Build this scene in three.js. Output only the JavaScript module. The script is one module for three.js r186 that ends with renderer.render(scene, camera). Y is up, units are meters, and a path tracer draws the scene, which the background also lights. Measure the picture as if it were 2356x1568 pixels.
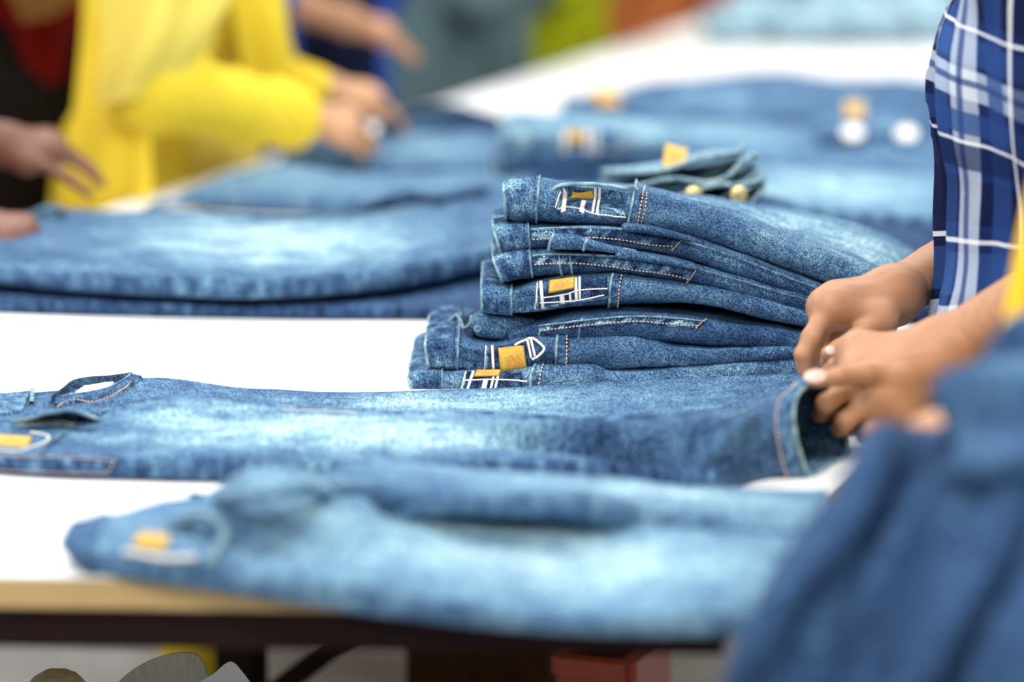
import * as THREE from 'three';
import { ImprovedNoise } from 'three/addons/math/ImprovedNoise.js';
import { mergeGeometries } from 'three/addons/utils/BufferGeometryUtils.js';
import { RoundedBoxGeometry } from 'three/addons/geometries/RoundedBoxGeometry.js';
import { RectAreaLightUniformsLib } from 'three/addons/lights/RectAreaLightUniformsLib.js';

// ---------------------------------------------------------------- camera, lights, exposure
const V = (x, y, z) => new THREE.Vector3(x, y, z);
const FOCAL = 6960, YAW = THREE.MathUtils.degToRad(19.8), PITCH = THREE.MathUtils.degToRad(11.5);
const EYE = V(0, 1.65, 0), TOP = 0.85;                     // TOP: height of the work table
const FW = V(-Math.sin(YAW) * Math.cos(PITCH), -Math.sin(PITCH), -Math.cos(YAW) * Math.cos(PITCH));
const RT = V(Math.cos(YAW), 0, -Math.sin(YAW)), UP = RT.clone().cross(FW);
const scene = new THREE.Scene();
const camera = new THREE.PerspectiveCamera(2 * Math.atan(784 / FOCAL) * 180 / Math.PI, 2356 / 1568, 0.1, 80);
camera.position.copy(EYE); camera.lookAt(EYE.clone().add(FW));
camera.focus = 3.66; camera.userData.fStop = 1.35;
scene.add(camera);
const renderer = new THREE.WebGLRenderer({ antialias: true });
renderer.toneMapping = THREE.LinearToneMapping;
renderer.toneMappingExposure = 1.0;
renderer.shadowMap.enabled = true;
RectAreaLightUniformsLib.init();
scene.background = new THREE.Color(0x000000);
const LAMP_POWER = 19.5;
// unseen ceiling light panels, outer and front rows added as fill light: [x, z, width, depth]
const PANELS = [];
for (const z of [2.6, 0.2, -2.6, -5.4, -8.2]) for (const x of [-5.6, -3.0, -0.6, 1.9]) PANELS.push([x, z, 1.5, 0.6]);

// ---------------------------------------------------------------- helpers
const nz = new ImprovedNoise();
const N3 = (x, y, z = 0) => nz.noise(x, y, z);
const fbm = (x, y, z = 0, o = 3) => { let a = 0, k = 1, s = 0; for (let i = 0; i < o; i++) { a += k * N3(x, y, z + i * 7.3); s += k; k *= 0.5; x *= 2.03; y *= 2.03; } return a / s; };
const lerp = (a, b, k) => a + (b - a) * k;
const clamp = (x, a = 0, b = 1) => Math.min(b, Math.max(a, x));
const sst = (a, b, x) => { const k = clamp((x - a) / (b - a)); return k * k * (3 - 2 * k); };
const bump = (x, c, r) => { const k = Math.abs(x - c) / r; return k >= 1 ? 0 : (1 - k * k) ** 2; };
function rng(seed) { let a = seed >>> 0; return () => { a = (a + 0x6d2b79f5) | 0; let t = Math.imul(a ^ (a >>> 15), 1 | a); t = (t + Math.imul(t ^ (t >>> 7), 61 | t)) ^ t; return ((t ^ (t >>> 14)) >>> 0) / 4294967296; }; }
// measured points: a sight line of the survey photograph met with a level (height above the table) or a distance
const sight = (px, py) => FW.clone().addScaledVector(RT, (px - 1178) / FOCAL).addScaledVector(UP, -(py - 784) / FOCAL);
const H = (px, py, h = 0) => { const d = sight(px, py); return EYE.clone().addScaledVector(d, (TOP + h - EYE.y) / d.y); };
const D = (px, py, dist) => EYE.clone().addScaledVector(sight(px, py), dist);
const seen = (p) => { const v = p.clone().sub(EYE), z = v.dot(FW); return [1178 + FOCAL * v.dot(RT) / z, 784 - FOCAL * v.dot(UP) / z, z]; };
const BACK = V(-Math.sin(YAW), 0, -Math.cos(YAW));

const used = new Map();
function numbered(n) { const k = used.get(n) || 0; used.set(n, k + 1); return k ? n + '_' + String(k).padStart(3, '0') : n; }
function thing(name, label, category, group, pos = [0, 0, 0]) {
  const o = new THREE.Group(); o.name = numbered(name); o.position.set(...pos);
  o.userData = { label, category }; if (group) o.userData.group = group;
  scene.add(o); return o;
}
function mesh(name, geo, mat, parent, ud) {
  const list = Array.isArray(geo) ? geo : [geo];
  const g = list.length > 1 ? mergeGeometries(list) : list[0];
  const m = new THREE.Mesh(g, mat);
  if (parent) { let r = parent; while (r.parent && r.parent !== scene) r = r.parent; m.name = name; g.translate(-r.position.x, -r.position.y, -r.position.z); parent.add(m); }
  else { m.name = numbered(name); scene.add(m); }
  if (ud) Object.assign(m.userData, ud);
  return m;
}
const struct = (name, geo, mat) => mesh(name, geo, mat, null, { kind: 'structure' });
function box(x0, x1, y0, y1, z0, z1, r = 0) {
  const g = r ? new RoundedBoxGeometry(x1 - x0, y1 - y0, z1 - z0, 2, r) : new THREE.BoxGeometry(x1 - x0, y1 - y0, z1 - z0);
  g.translate((x0 + x1) / 2, (y0 + y1) / 2, (z0 + z1) / 2); return g;
}
function bar(a, b, w, h = w, r = 0) {
  const L = a.distanceTo(b), g = r ? new RoundedBoxGeometry(w, h, L, 2, r) : new THREE.BoxGeometry(w, h, L);
  const m = new THREE.Matrix4().lookAt(a, b, Math.abs(b.y - a.y) > 0.9 * L ? V(1, 0, 0) : V(0, 1, 0));
  m.setPosition(a.clone().add(b).multiplyScalar(0.5)); g.applyMatrix4(m); return g;
}
function base(geo) { geo.computeBoundingBox(); return geo.boundingBox; }

// ---------------------------------------------------------------- textures and materials
function dataTex(n, fn, srgb = true) {
  const a = new Uint8Array(n * n * 4);
  for (let y = 0; y < n; y++) for (let x = 0; x < n; x++) { const c = fn(x, y), i = (y * n + x) * 4; a[i] = c[0]; a[i + 1] = c[1]; a[i + 2] = c[2]; a[i + 3] = 255; }
  const t = new THREE.DataTexture(a, n, n); t.wrapS = t.wrapT = THREE.RepeatWrapping; t.magFilter = THREE.LinearFilter; t.minFilter = THREE.LinearMipmapLinearFilter; t.generateMipmaps = true;
  if (srgb) t.colorSpace = THREE.SRGBColorSpace; t.needsUpdate = true; return t;
}
function canvasTex(w, h, draw) {
  const c = document.createElement('canvas'); c.width = w; c.height = h; draw(c.getContext('2d'), w, h);
  const t = new THREE.CanvasTexture(c); t.colorSpace = THREE.SRGBColorSpace; return t;
}
// denim weave: indigo warp over pale weft; slubs along the warp, twill lines, pale flecks. Tile 0.28 m
const WEAVE = 0.28;
const weaveField = (() => {
  const n = 1024, a = new Float32Array(n * n), r = rng(11);
  const warp = new Float32Array(n), weft = new Float32Array(n);
  for (let i = 0; i < n; i++) { warp[i] = r(); weft[i] = r(); }
  const raw = new Float32Array(n * n); for (let i = 0; i < n * n; i++) raw[i] = r();
  const at = (x, y) => raw[((y + n) % n) * n + ((x + n) % n)];
  for (let y = 0; y < n; y++) for (let x = 0; x < n; x++) {
    const streakX = (at(x, y) + at(x - 1, y) + at(x + 1, y) + at(x + 2, y) + at(x - 2, y)) / 5;
    let blob = 0; for (let i = -1; i <= 1; i++) for (let j = -1; j <= 1; j++) blob += at(x + i, y + j) / 9;
    const twill = 0.5 + 0.5 * Math.sin((x + y) * 2 * Math.PI / 8);
    const pat = N3(Math.sin(x / n * 6.2832) * 9, Math.cos(x / n * 6.2832) * 9 , Math.sin(y / n * 6.2832) * 9) + N3(Math.cos(y / n * 6.2832) * 16, Math.sin(x / n * 6.2832 + 1) * 16, Math.sin(y / n * 6.2832) * 16);
    a[y * n + x] = 0.5 + 0.22 * pat + (blob - 0.5) * 3.4 + (streakX - 0.5) * 0.9 + (twill - 0.5) * 0.16 + (warp[y] - 0.5) * 0.22 + (weft[x] - 0.5) * 0.16;
  }
  return { n, a };
})();
const weaveTex = dataTex(weaveField.n, (x, y) => {
  const k = clamp(weaveField.a[y * weaveField.n + x]);
  return [lerp(66, 255, k), lerp(84, 255, k), lerp(112, 255, k)];
});
const weaveBump = dataTex(weaveField.n, (x, y) => { const k = clamp(weaveField.a[y * weaveField.n + x]) * 255; return [k, k, k]; }, false);
for (const t of [weaveTex, weaveBump]) t.repeat.set(1 / WEAVE, 1 / WEAVE);
const std = (o) => new THREE.MeshPhysicalMaterial({ roughness: 0.9, metalness: 0, specularIntensity: (o.roughness ?? 0.9) > 0.6 ? 0.25 : 1, ...o });
const M = {};
M.denim = std({ map: weaveTex, bumpMap: weaveBump, bumpScale: 0.00013, vertexColors: true, roughness: 0.92, side: THREE.DoubleSide });
const rgb = (r, g, b) => new THREE.Color().setRGB(r, g, b);
M.cord = std({ vertexColors: true, roughness: 0.95, side: THREE.DoubleSide });
M.threadWhite = std({ color: rgb(0.78, 0.76, 0.72) });
M.threadTan = std({ color: rgb(0.62, 0.45, 0.33) });
M.threadNavy = std({ color: rgb(0.02, 0.04, 0.1) });
M.brass = std({ color: rgb(0.55, 0.42, 0.2), metalness: 0.9, roughness: 0.35 });
M.chrome = std({ color: rgb(0.85, 0.86, 0.88), metalness: 1, roughness: 0.12 });
M.lining = std({ color: rgb(0.8, 0.84, 0.85) });
const grainTex = (seed, c0, c1, sx, sy, n = 512) => dataTex(n, (x, y) => {
  const k = clamp(0.5 + 0.9 * fbm(Math.sin(x / n * 6.283) * sx + seed, Math.cos(x / n * 6.283) * sx + y / n * sy, seed * 3.1, 4));
  return c0.map((v, i) => lerp(v, c1[i], k));
});
// dye of washed denim: 0 raw indigo, 0.5 stone washed, 1 worn nearly white
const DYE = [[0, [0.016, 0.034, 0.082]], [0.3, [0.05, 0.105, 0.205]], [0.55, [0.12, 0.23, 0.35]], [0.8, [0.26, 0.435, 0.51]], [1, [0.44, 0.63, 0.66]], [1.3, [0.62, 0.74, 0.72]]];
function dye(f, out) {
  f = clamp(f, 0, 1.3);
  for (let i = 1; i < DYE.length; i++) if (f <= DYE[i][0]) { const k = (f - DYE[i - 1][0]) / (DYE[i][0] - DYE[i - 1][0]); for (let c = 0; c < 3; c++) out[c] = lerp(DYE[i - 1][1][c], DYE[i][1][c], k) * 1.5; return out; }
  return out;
}

// ---------------------------------------------------------------- cloth tubes: a trouser leg laid flat between a near and a far edge
class Leg {
  constructor({ near, far, t, wr, pits = [], round0 = 0, round1 = 0, open0 = 0, open1 = 0, floor = null }) {
    this.nc = new THREE.CatmullRomCurve3(near, false, 'centripetal'); this.fc = new THREE.CatmullRomCurve3(far, false, 'centripetal');
    this.tv = t; this.k = near.length - 1; this.wr = wr; this.pits = pits; Object.assign(this, { round0, round1, open0, open1, floor });
    const n = 400; this.us = []; this.ss = [0]; let prev = null, s = 0;
    for (let i = 0; i <= n; i++) { const c = this.nc.getPoint(i / n).add(this.fc.getPoint(i / n)).multiplyScalar(0.5); if (prev) { s += c.distanceTo(prev); this.ss.push(s); } prev = c; }
    this.L = s; this.n = n; this.cache = new Map();
  }
  u(s) {
    s = clamp(s, 0, this.L); let lo = 0, hi = this.n; while (hi - lo > 1) { const m = (lo + hi) >> 1; if (this.ss[m] <= s) lo = m; else hi = m; }
    return (lo + (s - this.ss[lo]) / Math.max(1e-9, this.ss[hi] - this.ss[lo])) / this.n;
  }
  frame(s) {
    const key = Math.round(s * 1e5); if (this.cache.has(key)) return this.cache.get(key);
    const u = this.u(s), A = this.nc.getPoint(u), B = this.fc.getPoint(u), e = 0.004;
    const mid = (q) => this.nc.getPoint(clamp(q)).add(this.fc.getPoint(clamp(q))).multiplyScalar(0.5);
    const T = mid(u + e).sub(mid(u - e)).normalize(), W = A.clone().sub(B), w = W.length(); W.normalize();
    const Nn = W.clone().cross(T).normalize();
    const x = u * this.k, i = Math.min(this.k - 1, Math.floor(x)), kk = sst(0, 1, x - i);
    let t = lerp(this.tv[i], this.tv[i + 1], kk);
    if (this.round0 && s < this.round0) t *= Math.max(0.08, Math.sqrt(Math.max(0, 1 - (1 - s / this.round0) ** 2)));
    if (this.round1 && s > this.L - this.round1) t *= Math.max(0.08, Math.sqrt(Math.max(0, 1 - (1 - (this.L - s) / this.round1) ** 2)));
    const f = { c: A.clone().add(B).multiplyScalar(0.5), W, T, N: Nn, w, t, P: Math.PI * Math.min(t, w * 1.3) + 2 * Math.max(0, w - t) };
    f.P = Math.PI * t + 2 * Math.max(0, w - t);
    this.cache.set(key, f); return f;
  }
  local(f, d) {
    const r = f.t / 2, Lf = Math.max(0, f.w - f.t), sx = f.w < f.t ? f.w / f.t : 1, q = Math.PI * r / 2, sg = d < 0 ? -1 : 1; let a = Math.min(Math.abs(d), f.P / 2), x, y, nx, ny;
    if (a < q) { const g = a / r; x = Lf / 2 + r * Math.cos(g); y = r * Math.sin(g); nx = Math.cos(g); ny = Math.sin(g); }
    else if (a < q + Lf) { x = Lf / 2 - (a - q); y = r; nx = 0; ny = 1; }
    else { const g = Math.PI / 2 + (a - q - Lf) / r; x = -Lf / 2 + r * Math.cos(g); y = r * Math.sin(g); nx = Math.cos(g); ny = Math.sin(g); }
    return [x * sx, y * sg, nx, ny * sg];
  }
  at(s, d, off = 0, outN) {
    const f = this.frame(s), [x, y, nx, ny] = this.local(f, d);
    const n = f.W.clone().multiplyScalar(nx).addScaledVector(f.N, ny);
    let k = this.wr ? this.wr(s, d, f, this.L) : 0;
    k *= 1 - sst(0.86, 1, Math.abs(2 * d / f.P));
    for (const p of this.pits) { const a = (s - p.s) / p.rs, b = (d - p.d) / p.rd, q = a * a * a * a + b * b * b * b; if (q < 1) k -= p.depth * sst(0, 1, (1 - q) * 1.6); }
    const p = f.c.clone().addScaledVector(f.W, x).addScaledVector(f.N, y).addScaledVector(n, k + off);
    if (this.floor != null && p.y < this.floor) p.y = this.floor + 0.02 * off;
    if (outN) outN.copy(n);
    return p;
  }
  normal(s, d) {
    const e = 0.0015, a = this.at(s + e, d).sub(this.at(s - e, d)), b = this.at(s, d + e).sub(this.at(s, d - e));
    const n = b.cross(a).normalize(); const q = V(0, 0, 0); this.at(s, d, 0, q); if (n.dot(q) < 0) n.negate(); return n;
  }
  pin(px, py) {                                             // the place (s, d) on the visible upper / near side that lies on a sight line
    if (!this.grid) {
      this.grid = [];
      for (let i = 0; i <= 260; i++) { const s = this.L * i / 260, f = this.frame(s); for (let j = 0; j <= 60; j++) { const d = lerp(-f.t * 0.75, Math.min(f.P / 2, Math.PI * f.t / 4 + Math.max(0, f.w - f.t)), j / 60); const q = seen(this.at(s, d)); this.grid.push([s, d, q[0], q[1], q[2]]); } }
    }
    let best = null, bd = 1e9;
    for (const g of this.grid) { const e = (g[2] - px) ** 2 + (g[3] - py) ** 2 + g[4] * 6; if (e < bd) { bd = e; best = g; } }
    let [s, d] = best, hs = this.L / 260, hd = 0.004;
    for (let it = 0; it < 5; it++) { let b2 = 1e9, bs, bdd; for (let i = -2; i <= 2; i++) for (let j = -2; j <= 2; j++) { const s2 = s + i * hs / 2, d2 = d + j * hd / 2, q = seen(this.at(s2, d2)); const e = (q[0] - px) ** 2 + (q[1] - py) ** 2; if (e < b2) { b2 = e; bs = s2; bdd = d2; } } s = bs; d = bdd; hs /= 2; hd /= 2; }
    return [s, d];
  }
  pit(px, py, rpx, rpy, depth, shiftD = 0) { const [s, d] = this.pin(px, py), m = this.at(s, d).sub(EYE).dot(FW) / FOCAL; this.pits.push({ s, d: d + shiftD, rs: rpx * m, rd: rpy * m, depth }); this.grid = null; }
  geometry(ns, kc, kf, shade) {
    const pos = [], col = [], uv = [], idx = [], ring = 2 * (2 * kc + kf) + 1, c3 = [0, 0, 0];
    const rows = []; for (let i = 0; i <= ns; i++) rows.push([this.L * i / ns, 0]);
    if (this.open1) for (let i = 0; i <= 14; i++) rows.push([this.L - this.open1 * i / 14, -0.0022]);
    if (this.open0) for (let i = 0; i <= 14; i++) rows.unshift([this.open0 * i / 14, -0.0022]);
    for (const [s, off] of rows) {
      const f = this.frame(s), q = Math.PI * f.t / 4, Lf = Math.max(0, f.w - f.t), half = [];
      for (let j = 0; j <= kc; j++) half.push(q * j / kc);
      for (let j = 1; j <= kf; j++) half.push(q + Lf * j / kf);
      for (let j = 1; j <= kc; j++) half.push(q + Lf + q * j / kc);
      const ds = [...half.slice(1).reverse().map((v) => -v), ...half];
      for (const d of ds) { const p = this.at(s, d, off); pos.push(p.x, p.y, p.z); uv.push(s, d); dye(shade ? shade(s / this.L, d, f, s, p) : 0.5, c3); col.push(...c3); }
    }
    for (let i = 0; i < rows.length - 1; i++) for (let j = 0; j < ring - 1; j++) { const a = i * ring + j, b = a + ring; idx.push(a, a + 1, b, a + 1, b + 1, b); }
    const capEnd = (row, flip) => { const o = row * ring, c = V(0, 0, 0); for (let j = 0; j < ring; j++) c.add(V(pos[(o + j) * 3], pos[(o + j) * 3 + 1], pos[(o + j) * 3 + 2])); c.multiplyScalar(1 / ring); const ci = pos.length / 3; pos.push(c.x, c.y, c.z); uv.push(0, 0); col.push(col[o * 3], col[o * 3 + 1], col[o * 3 + 2]); for (let j = 0; j < ring - 1; j++) flip ? idx.push(ci, o + j + 1, o + j) : idx.push(ci, o + j, o + j + 1); };
    if (!this.open0) capEnd(0, true); if (!this.open1) capEnd(rows.length - 1, false);
    const g = new THREE.BufferGeometry();
    g.setAttribute('position', new THREE.Float32BufferAttribute(pos, 3)); g.setAttribute('uv', new THREE.Float32BufferAttribute(uv, 2)); g.setAttribute('color', new THREE.Float32BufferAttribute(col, 3));
    g.setIndex(idx); g.computeVertexNormals(); return g;
  }
}
const tint = (g, f) => { const c = [0, 0, 0], P = g.attributes.position, n = P.count, a = new Float32Array(n * 3); for (let i = 0; i < n; i++) { dye(f - 0.13 + 0.55 * fbm(P.getX(i) * 140, P.getY(i) * 140, P.getZ(i) * 140, 2), c); a[i * 3] = c[0] * 0.62; a[i * 3 + 1] = c[1] * 0.58; a[i * 3 + 2] = c[2] * 0.55; } g.setAttribute('color', new THREE.BufferAttribute(a, 3)); return g; };
// a raised patch of cloth on a leg: corners (s, d) in order near-start, near-end, far-end, far-start
function patch(leg, q, nu, nv, off, shade, unitUV = false, edge = null) {
  const pos = [], uv = [], col = [], idx = [], c3 = [0, 0, 0];
  for (let j = -1; j <= nv + 1; j++) for (let i = -1; i <= nu + 1; i++) {
    const a = clamp(i / nu), b = clamp(j / nv), skirt = i < 0 || j < 0 || i > nu || j > nv;
    let s = lerp(lerp(q[0][0], q[1][0], a), lerp(q[3][0], q[2][0], a), b), d = lerp(lerp(q[0][1], q[1][1], a), lerp(q[3][1], q[2][1], a), b);
    if (edge) { const e = edge(a, b); s += e[0]; d += e[1]; }
    const p = leg.at(s, d, skirt ? -0.002 : off); pos.push(p.x, p.y, p.z); if (unitUV) uv.push(a, b); else uv.push(s, d);
    dye(shade ? shade(a, b, s, d) : 0.5, c3); col.push(...c3);
  }
  const w = nu + 3;
  for (let j = 0; j < nv + 2; j++) for (let i = 0; i < nu + 2; i++) { const a = j * w + i, b = a + w; idx.push(a, b, a + 1, a + 1, b, b + 1); }
  const g = new THREE.BufferGeometry(); g.setAttribute('position', new THREE.Float32BufferAttribute(pos, 3)); g.setAttribute('uv', new THREE.Float32BufferAttribute(uv, 2)); g.setAttribute('color', new THREE.Float32BufferAttribute(col, 3)); g.setIndex(idx); g.computeVertexNormals(); return g;
}
const spread = (pts, n) => { const c = new THREE.CatmullRomCurve3(pts.map((p) => V(p[0], p[1], p[2] || 0)), false, 'centripetal'); return c.getSpacedPoints(n).map((p) => [p.x, p.y, p.z]); };
// sweep a small round profile along 3-D points
function cord(points, r, seg = 6, closed = false) {
  const c = new THREE.CatmullRomCurve3(points, closed, 'centripetal');
  return new THREE.TubeGeometry(c, Math.max(8, points.length * 2), r, seg, closed);
}
const welt = (leg, pts, r, off, n = 24) => cord(spread(pts, n).map(([s, d, o]) => leg.at(s, d, off + o)), r);
const stitchUnit = new THREE.SphereGeometry(1, 6, 4);
function stitchRow(points3, normals, pitch, len, r) {
  const out = []; let acc = 0, next = pitch * 0.5;
  for (let i = 1; i < points3.length; i++) {
    const a = points3[i - 1], b = points3[i], L = a.distanceTo(b);
    while (acc + L >= next) { const k = (next - acc) / L, p = a.clone().lerp(b, k), T = b.clone().sub(a).normalize(), n = normals[i], B = n.clone().cross(T).normalize(), n2 = T.clone().cross(B); out.push(stitchUnit.clone().applyMatrix4(new THREE.Matrix4().makeBasis(T.multiplyScalar(len / 2), B.multiplyScalar(r), n2.multiplyScalar(r)).setPosition(p))); next += pitch; }
    acc += L;
  }
  return out;
}
const stitches = (leg, pts, off = 0.0006, pitch = 0.0048, len = 0.0036, r = 0.0008, n = 60) => { const q = spread(pts, n); return stitchRow(q.map(([s, d]) => leg.at(s, d, off)), q.map(([s, d]) => leg.normal(s, d)), pitch, len, r); };
// smooth waves of a garment lying loose
const wrinkle = (seed, a1 = 0.004, a2 = 0.0015, fs = 7, fd = 16) => (s, d, f) => {
  const lift = 0.35 + 0.65 * sst(-f.t * 0.6, 0.004, d);
  return lift * (a1 * fbm(s * fs + seed, d * fd - s * 3, seed * 1.7, 2) * 1.6 + a2 * fbm(s * fs * 4 + d * 20, d * fd * 3 + seed, seed, 2));
};
// wear pattern of a leg: worn thigh and knee, dark side seam with pale rungs
const wash = (seed, { base = 0.42, thigh = 0.4, at = 0.35, span = 0.3, mott = 0.22, seam = 0.3, seamW = 0.016, lo = 0 } = {}) => (u, d, f, s) => {
  const across = clamp((d - Math.PI * f.t / 4) / Math.max(0.02, f.w - f.t));
  const m = fbm(s * 14 + seed, d * 20 + seed * 2, seed, 4), m2 = fbm(s * 55, d * 60 + seed, seed * 5, 2), streak = fbm(s * 9 + d * 25 + seed, d * 55 - s * 10, seed * 3, 3);
  let x = base + 1.5 * mott * m + 0.2 * m2;
  x += thigh * bump(u + 0.06 * m, at, span) * bump(across, 0.5, 0.62) * (1 + 0.9 * streak + 0.5 * m);
  const e = Math.min(Math.abs(d), Math.abs(f.w - f.t + Math.PI * f.t / 4 - d) + 0.004);
  if (seam && e < seamW) x += seam * (fbm(s * 70, seed, d * 20, 2) * 1.5 - 0.25) * sst(seamW, seamW * 0.5, e);
  return x + lo;
};
// ================================================================ the hall
const concrete = dataTex(512, (x, y) => { const a = x / 512 * 6.2832, b = y / 512 * 6.2832, k = clamp(0.5 + 0.7 * (fbm(Math.sin(a) * 2 + Math.cos(b) * 0.7, Math.cos(a) * 2 + Math.sin(b) * 2, Math.cos(b) * 2 + 5, 4)) + 0.25 * N3(x * 0.71, y * 0.69, 2)); return [lerp(150, 198, k), lerp(152, 199, k), lerp(153, 200, k)]; });
concrete.repeat.set(0.5, 0.5);
M.floor = std({ map: concrete, roughness: 0.8 });
M.wall = std({ color: rgb(0.2, 0.21, 0.21) });
M.ceiling = std({ color: rgb(0.16, 0.16, 0.16) });
const HX0 = -8.5, HX1 = 6, HZ0 = -18, HZ1 = 4.5, HY = 3.9;
function planeUV(g, ax = 'x', az = 'z') { const p = g.attributes.position, uv = g.attributes.uv, k = { x: 'getX', y: 'getY', z: 'getZ' }; for (let i = 0; i < p.count; i++) uv.setXY(i, p[k[ax]](i), p[k[az]](i)); return g; }
struct('floor', planeUV(box(HX0 - 0.2, HX1 + 0.2, -0.2, 0, HZ0 - 0.2, HZ1 + 0.2)), M.floor);
struct('ceiling', box(HX0 - 0.2, HX1 + 0.2, HY, HY + 0.2, HZ0 - 0.2, HZ1 + 0.2), M.ceiling);
struct('wall_left', box(HX0 - 0.2, HX0, 0, HY, HZ0 - 0.2, HZ1 + 0.2), M.wall);
struct('wall_right', box(HX1, HX1 + 0.2, 0, HY, HZ0 - 0.2, HZ1 + 0.2), M.wall);
struct('wall_back', box(HX0, HX1, 0, HY, HZ0 - 0.2, HZ0), M.wall);
struct('wall_front', box(HX0, HX1, 0, HY, HZ1, HZ1 + 0.2), M.wall);
// unseen ceiling light panels, some rows added as fill light
M.fitting = std({ color: rgb(0.7, 0.7, 0.7), roughness: 0.5 });
M.diffuser = std({ color: rgb(0.9, 0.9, 0.9), emissive: rgb(1, 0.985, 0.96), emissiveIntensity: 2.0 });
PANELS.forEach(([x, z, w, dp], i) => {
  const o = thing('unseen_ceiling_light', 'long white light panel under the ceiling', 'lamp', 'light panels under the ceiling', [x, HY - 0.45, z]);
  mesh('frame', [box(x - w / 2 - 0.03, x - w / 2, HY - 0.45, HY - 0.37, z - dp / 2 - 0.03, z + dp / 2 + 0.03), box(x + w / 2, x + w / 2 + 0.03, HY - 0.45, HY - 0.37, z - dp / 2 - 0.03, z + dp / 2 + 0.03), box(x - w / 2, x + w / 2, HY - 0.45, HY - 0.37, z - dp / 2 - 0.03, z - dp / 2), box(x - w / 2, x + w / 2, HY - 0.45, HY - 0.37, z + dp / 2, z + dp / 2 + 0.03), box(x - w / 2, x + w / 2, HY - 0.385, HY - 0.37, z - dp / 2, z + dp / 2)], M.fitting, o);
  mesh('diffuser', box(x - w / 2, x + w / 2, HY - 0.44, HY - 0.43, z - dp / 2, z + dp / 2), M.diffuser, o);
  for (const k of [-1, 1]) mesh('hanger', new THREE.CylinderGeometry(0.006, 0.006, 0.37, 6).translate(x + k * w * 0.35, HY - 0.185, z), M.fitting, o);
  const l = new THREE.RectAreaLight(rgb(1, 0.985, 0.96), LAMP_POWER, w, dp); l.position.set(0, -0.02, 0); l.rotation.x = -Math.PI / 2; o.add(l);
});

// ================================================================ the long work table
const tl = -2.36, tr = -0.74, tb = -9.9;
const NL = V(tl, TOP, 0), NR = V(tr, TOP, 0);
{ const a = H(0, 1323), b = H(900, 1334), k = (b.z - a.z) / (b.x - a.x); NL.z = a.z + k * (tl - a.x); NR.z = a.z + k * (tr - a.x); }
M.tableTop = std({ color: rgb(0.86, 0.87, 0.87), roughness: 0.35 });
const plyTex = grainTex(9, [164, 136, 92], [200, 172, 124], 1.2, 26); plyTex.repeat.set(1.2, 14);
M.ply = std({ map: plyTex, roughness: 0.7 });
M.steel = std({ color: rgb(0.014, 0.005, 0.005), roughness: 0.75 });
{
  const slab = (y0, y1, grow) => {
    const sh = new THREE.Shape([new THREE.Vector2(tl - grow, -NL.z + -grow), new THREE.Vector2(tr + grow, -NR.z - grow), new THREE.Vector2(tr + grow, -tb), new THREE.Vector2(tl - grow, -tb)]);
    const g = new THREE.ExtrudeGeometry(sh, { depth: y1 - y0, bevelEnabled: false }); g.rotateX(-Math.PI / 2); g.translate(0, y0, 0); return g;
  };
  const o = thing('work_table', 'long white-topped work table with plywood edge under all the jeans', 'table', null, [(tl + tr) / 2, 0, -6]);
  mesh('top_sheet', slab(TOP - 0.0025, TOP, 0), M.tableTop, o, { label: 'white table top' });
  mesh('plywood_board', slab(TOP - 0.032, TOP - 0.0025, 0), M.ply, o, { label: 'tan plywood board with raw edge' });
  const ap = 0.045, y0 = TOP - 0.032 - ap;
  mesh('apron', bar(V(NL.x + 0.02, y0 + ap / 2, NL.z - 0.035), V(NR.x - 0.02, y0 + ap / 2, NR.z - 0.035), 0.03, ap), M.steel, o, { label: 'dark red-brown steel rail' });
  for (const x of [tl + 0.04, tr - 0.04]) mesh('rail', bar(V(x, y0 + ap / 2, (x < -1.5 ? NL.z : NR.z) - 0.06), V(x, y0 + ap / 2, tb + 0.05), 0.03, ap), M.steel, o);
  const lp = D(556, 1520, 4.45);
  for (const [x, z] of [[lp.x, lp.z], [tr - 0.08, -3.6], [tl + 0.05, -6.2], [tr - 0.06, -6.2], [tl + 0.05, -9.7], [tr - 0.06, -9.7]]) mesh('leg', box(x - 0.03, x + 0.03, 0, y0, z - 0.03, z + 0.03, 0.004), M.steel, o);
  mesh('cross_beam', bar(V(tl + 0.05, y0 + 0.02, lp.z), V(tr - 0.05, y0 + 0.02, lp.z), 0.04, 0.04), M.steel, o);
  const b0 = D(700, 1590, 4.3), b1 = D(905, 1440, 4.3);
  mesh('brace', bar(V(b0.x - 0.4, b0.y - 0.3, b0.z), V(b1.x + 0.1, Math.min(b1.y + 0.12, y0 + 0.02), b1.z), 0.025, 0.03), M.steel, o);
}
// ================================================================ jeans on the table
const FL = TOP + 0.0012;
const pt = (leg, px, py) => leg.pin(px, py);
const pts = (leg, list) => list.map(([x, y]) => leg.pin(x, y));
const JG = 'jeans being sorted on the long table';
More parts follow.
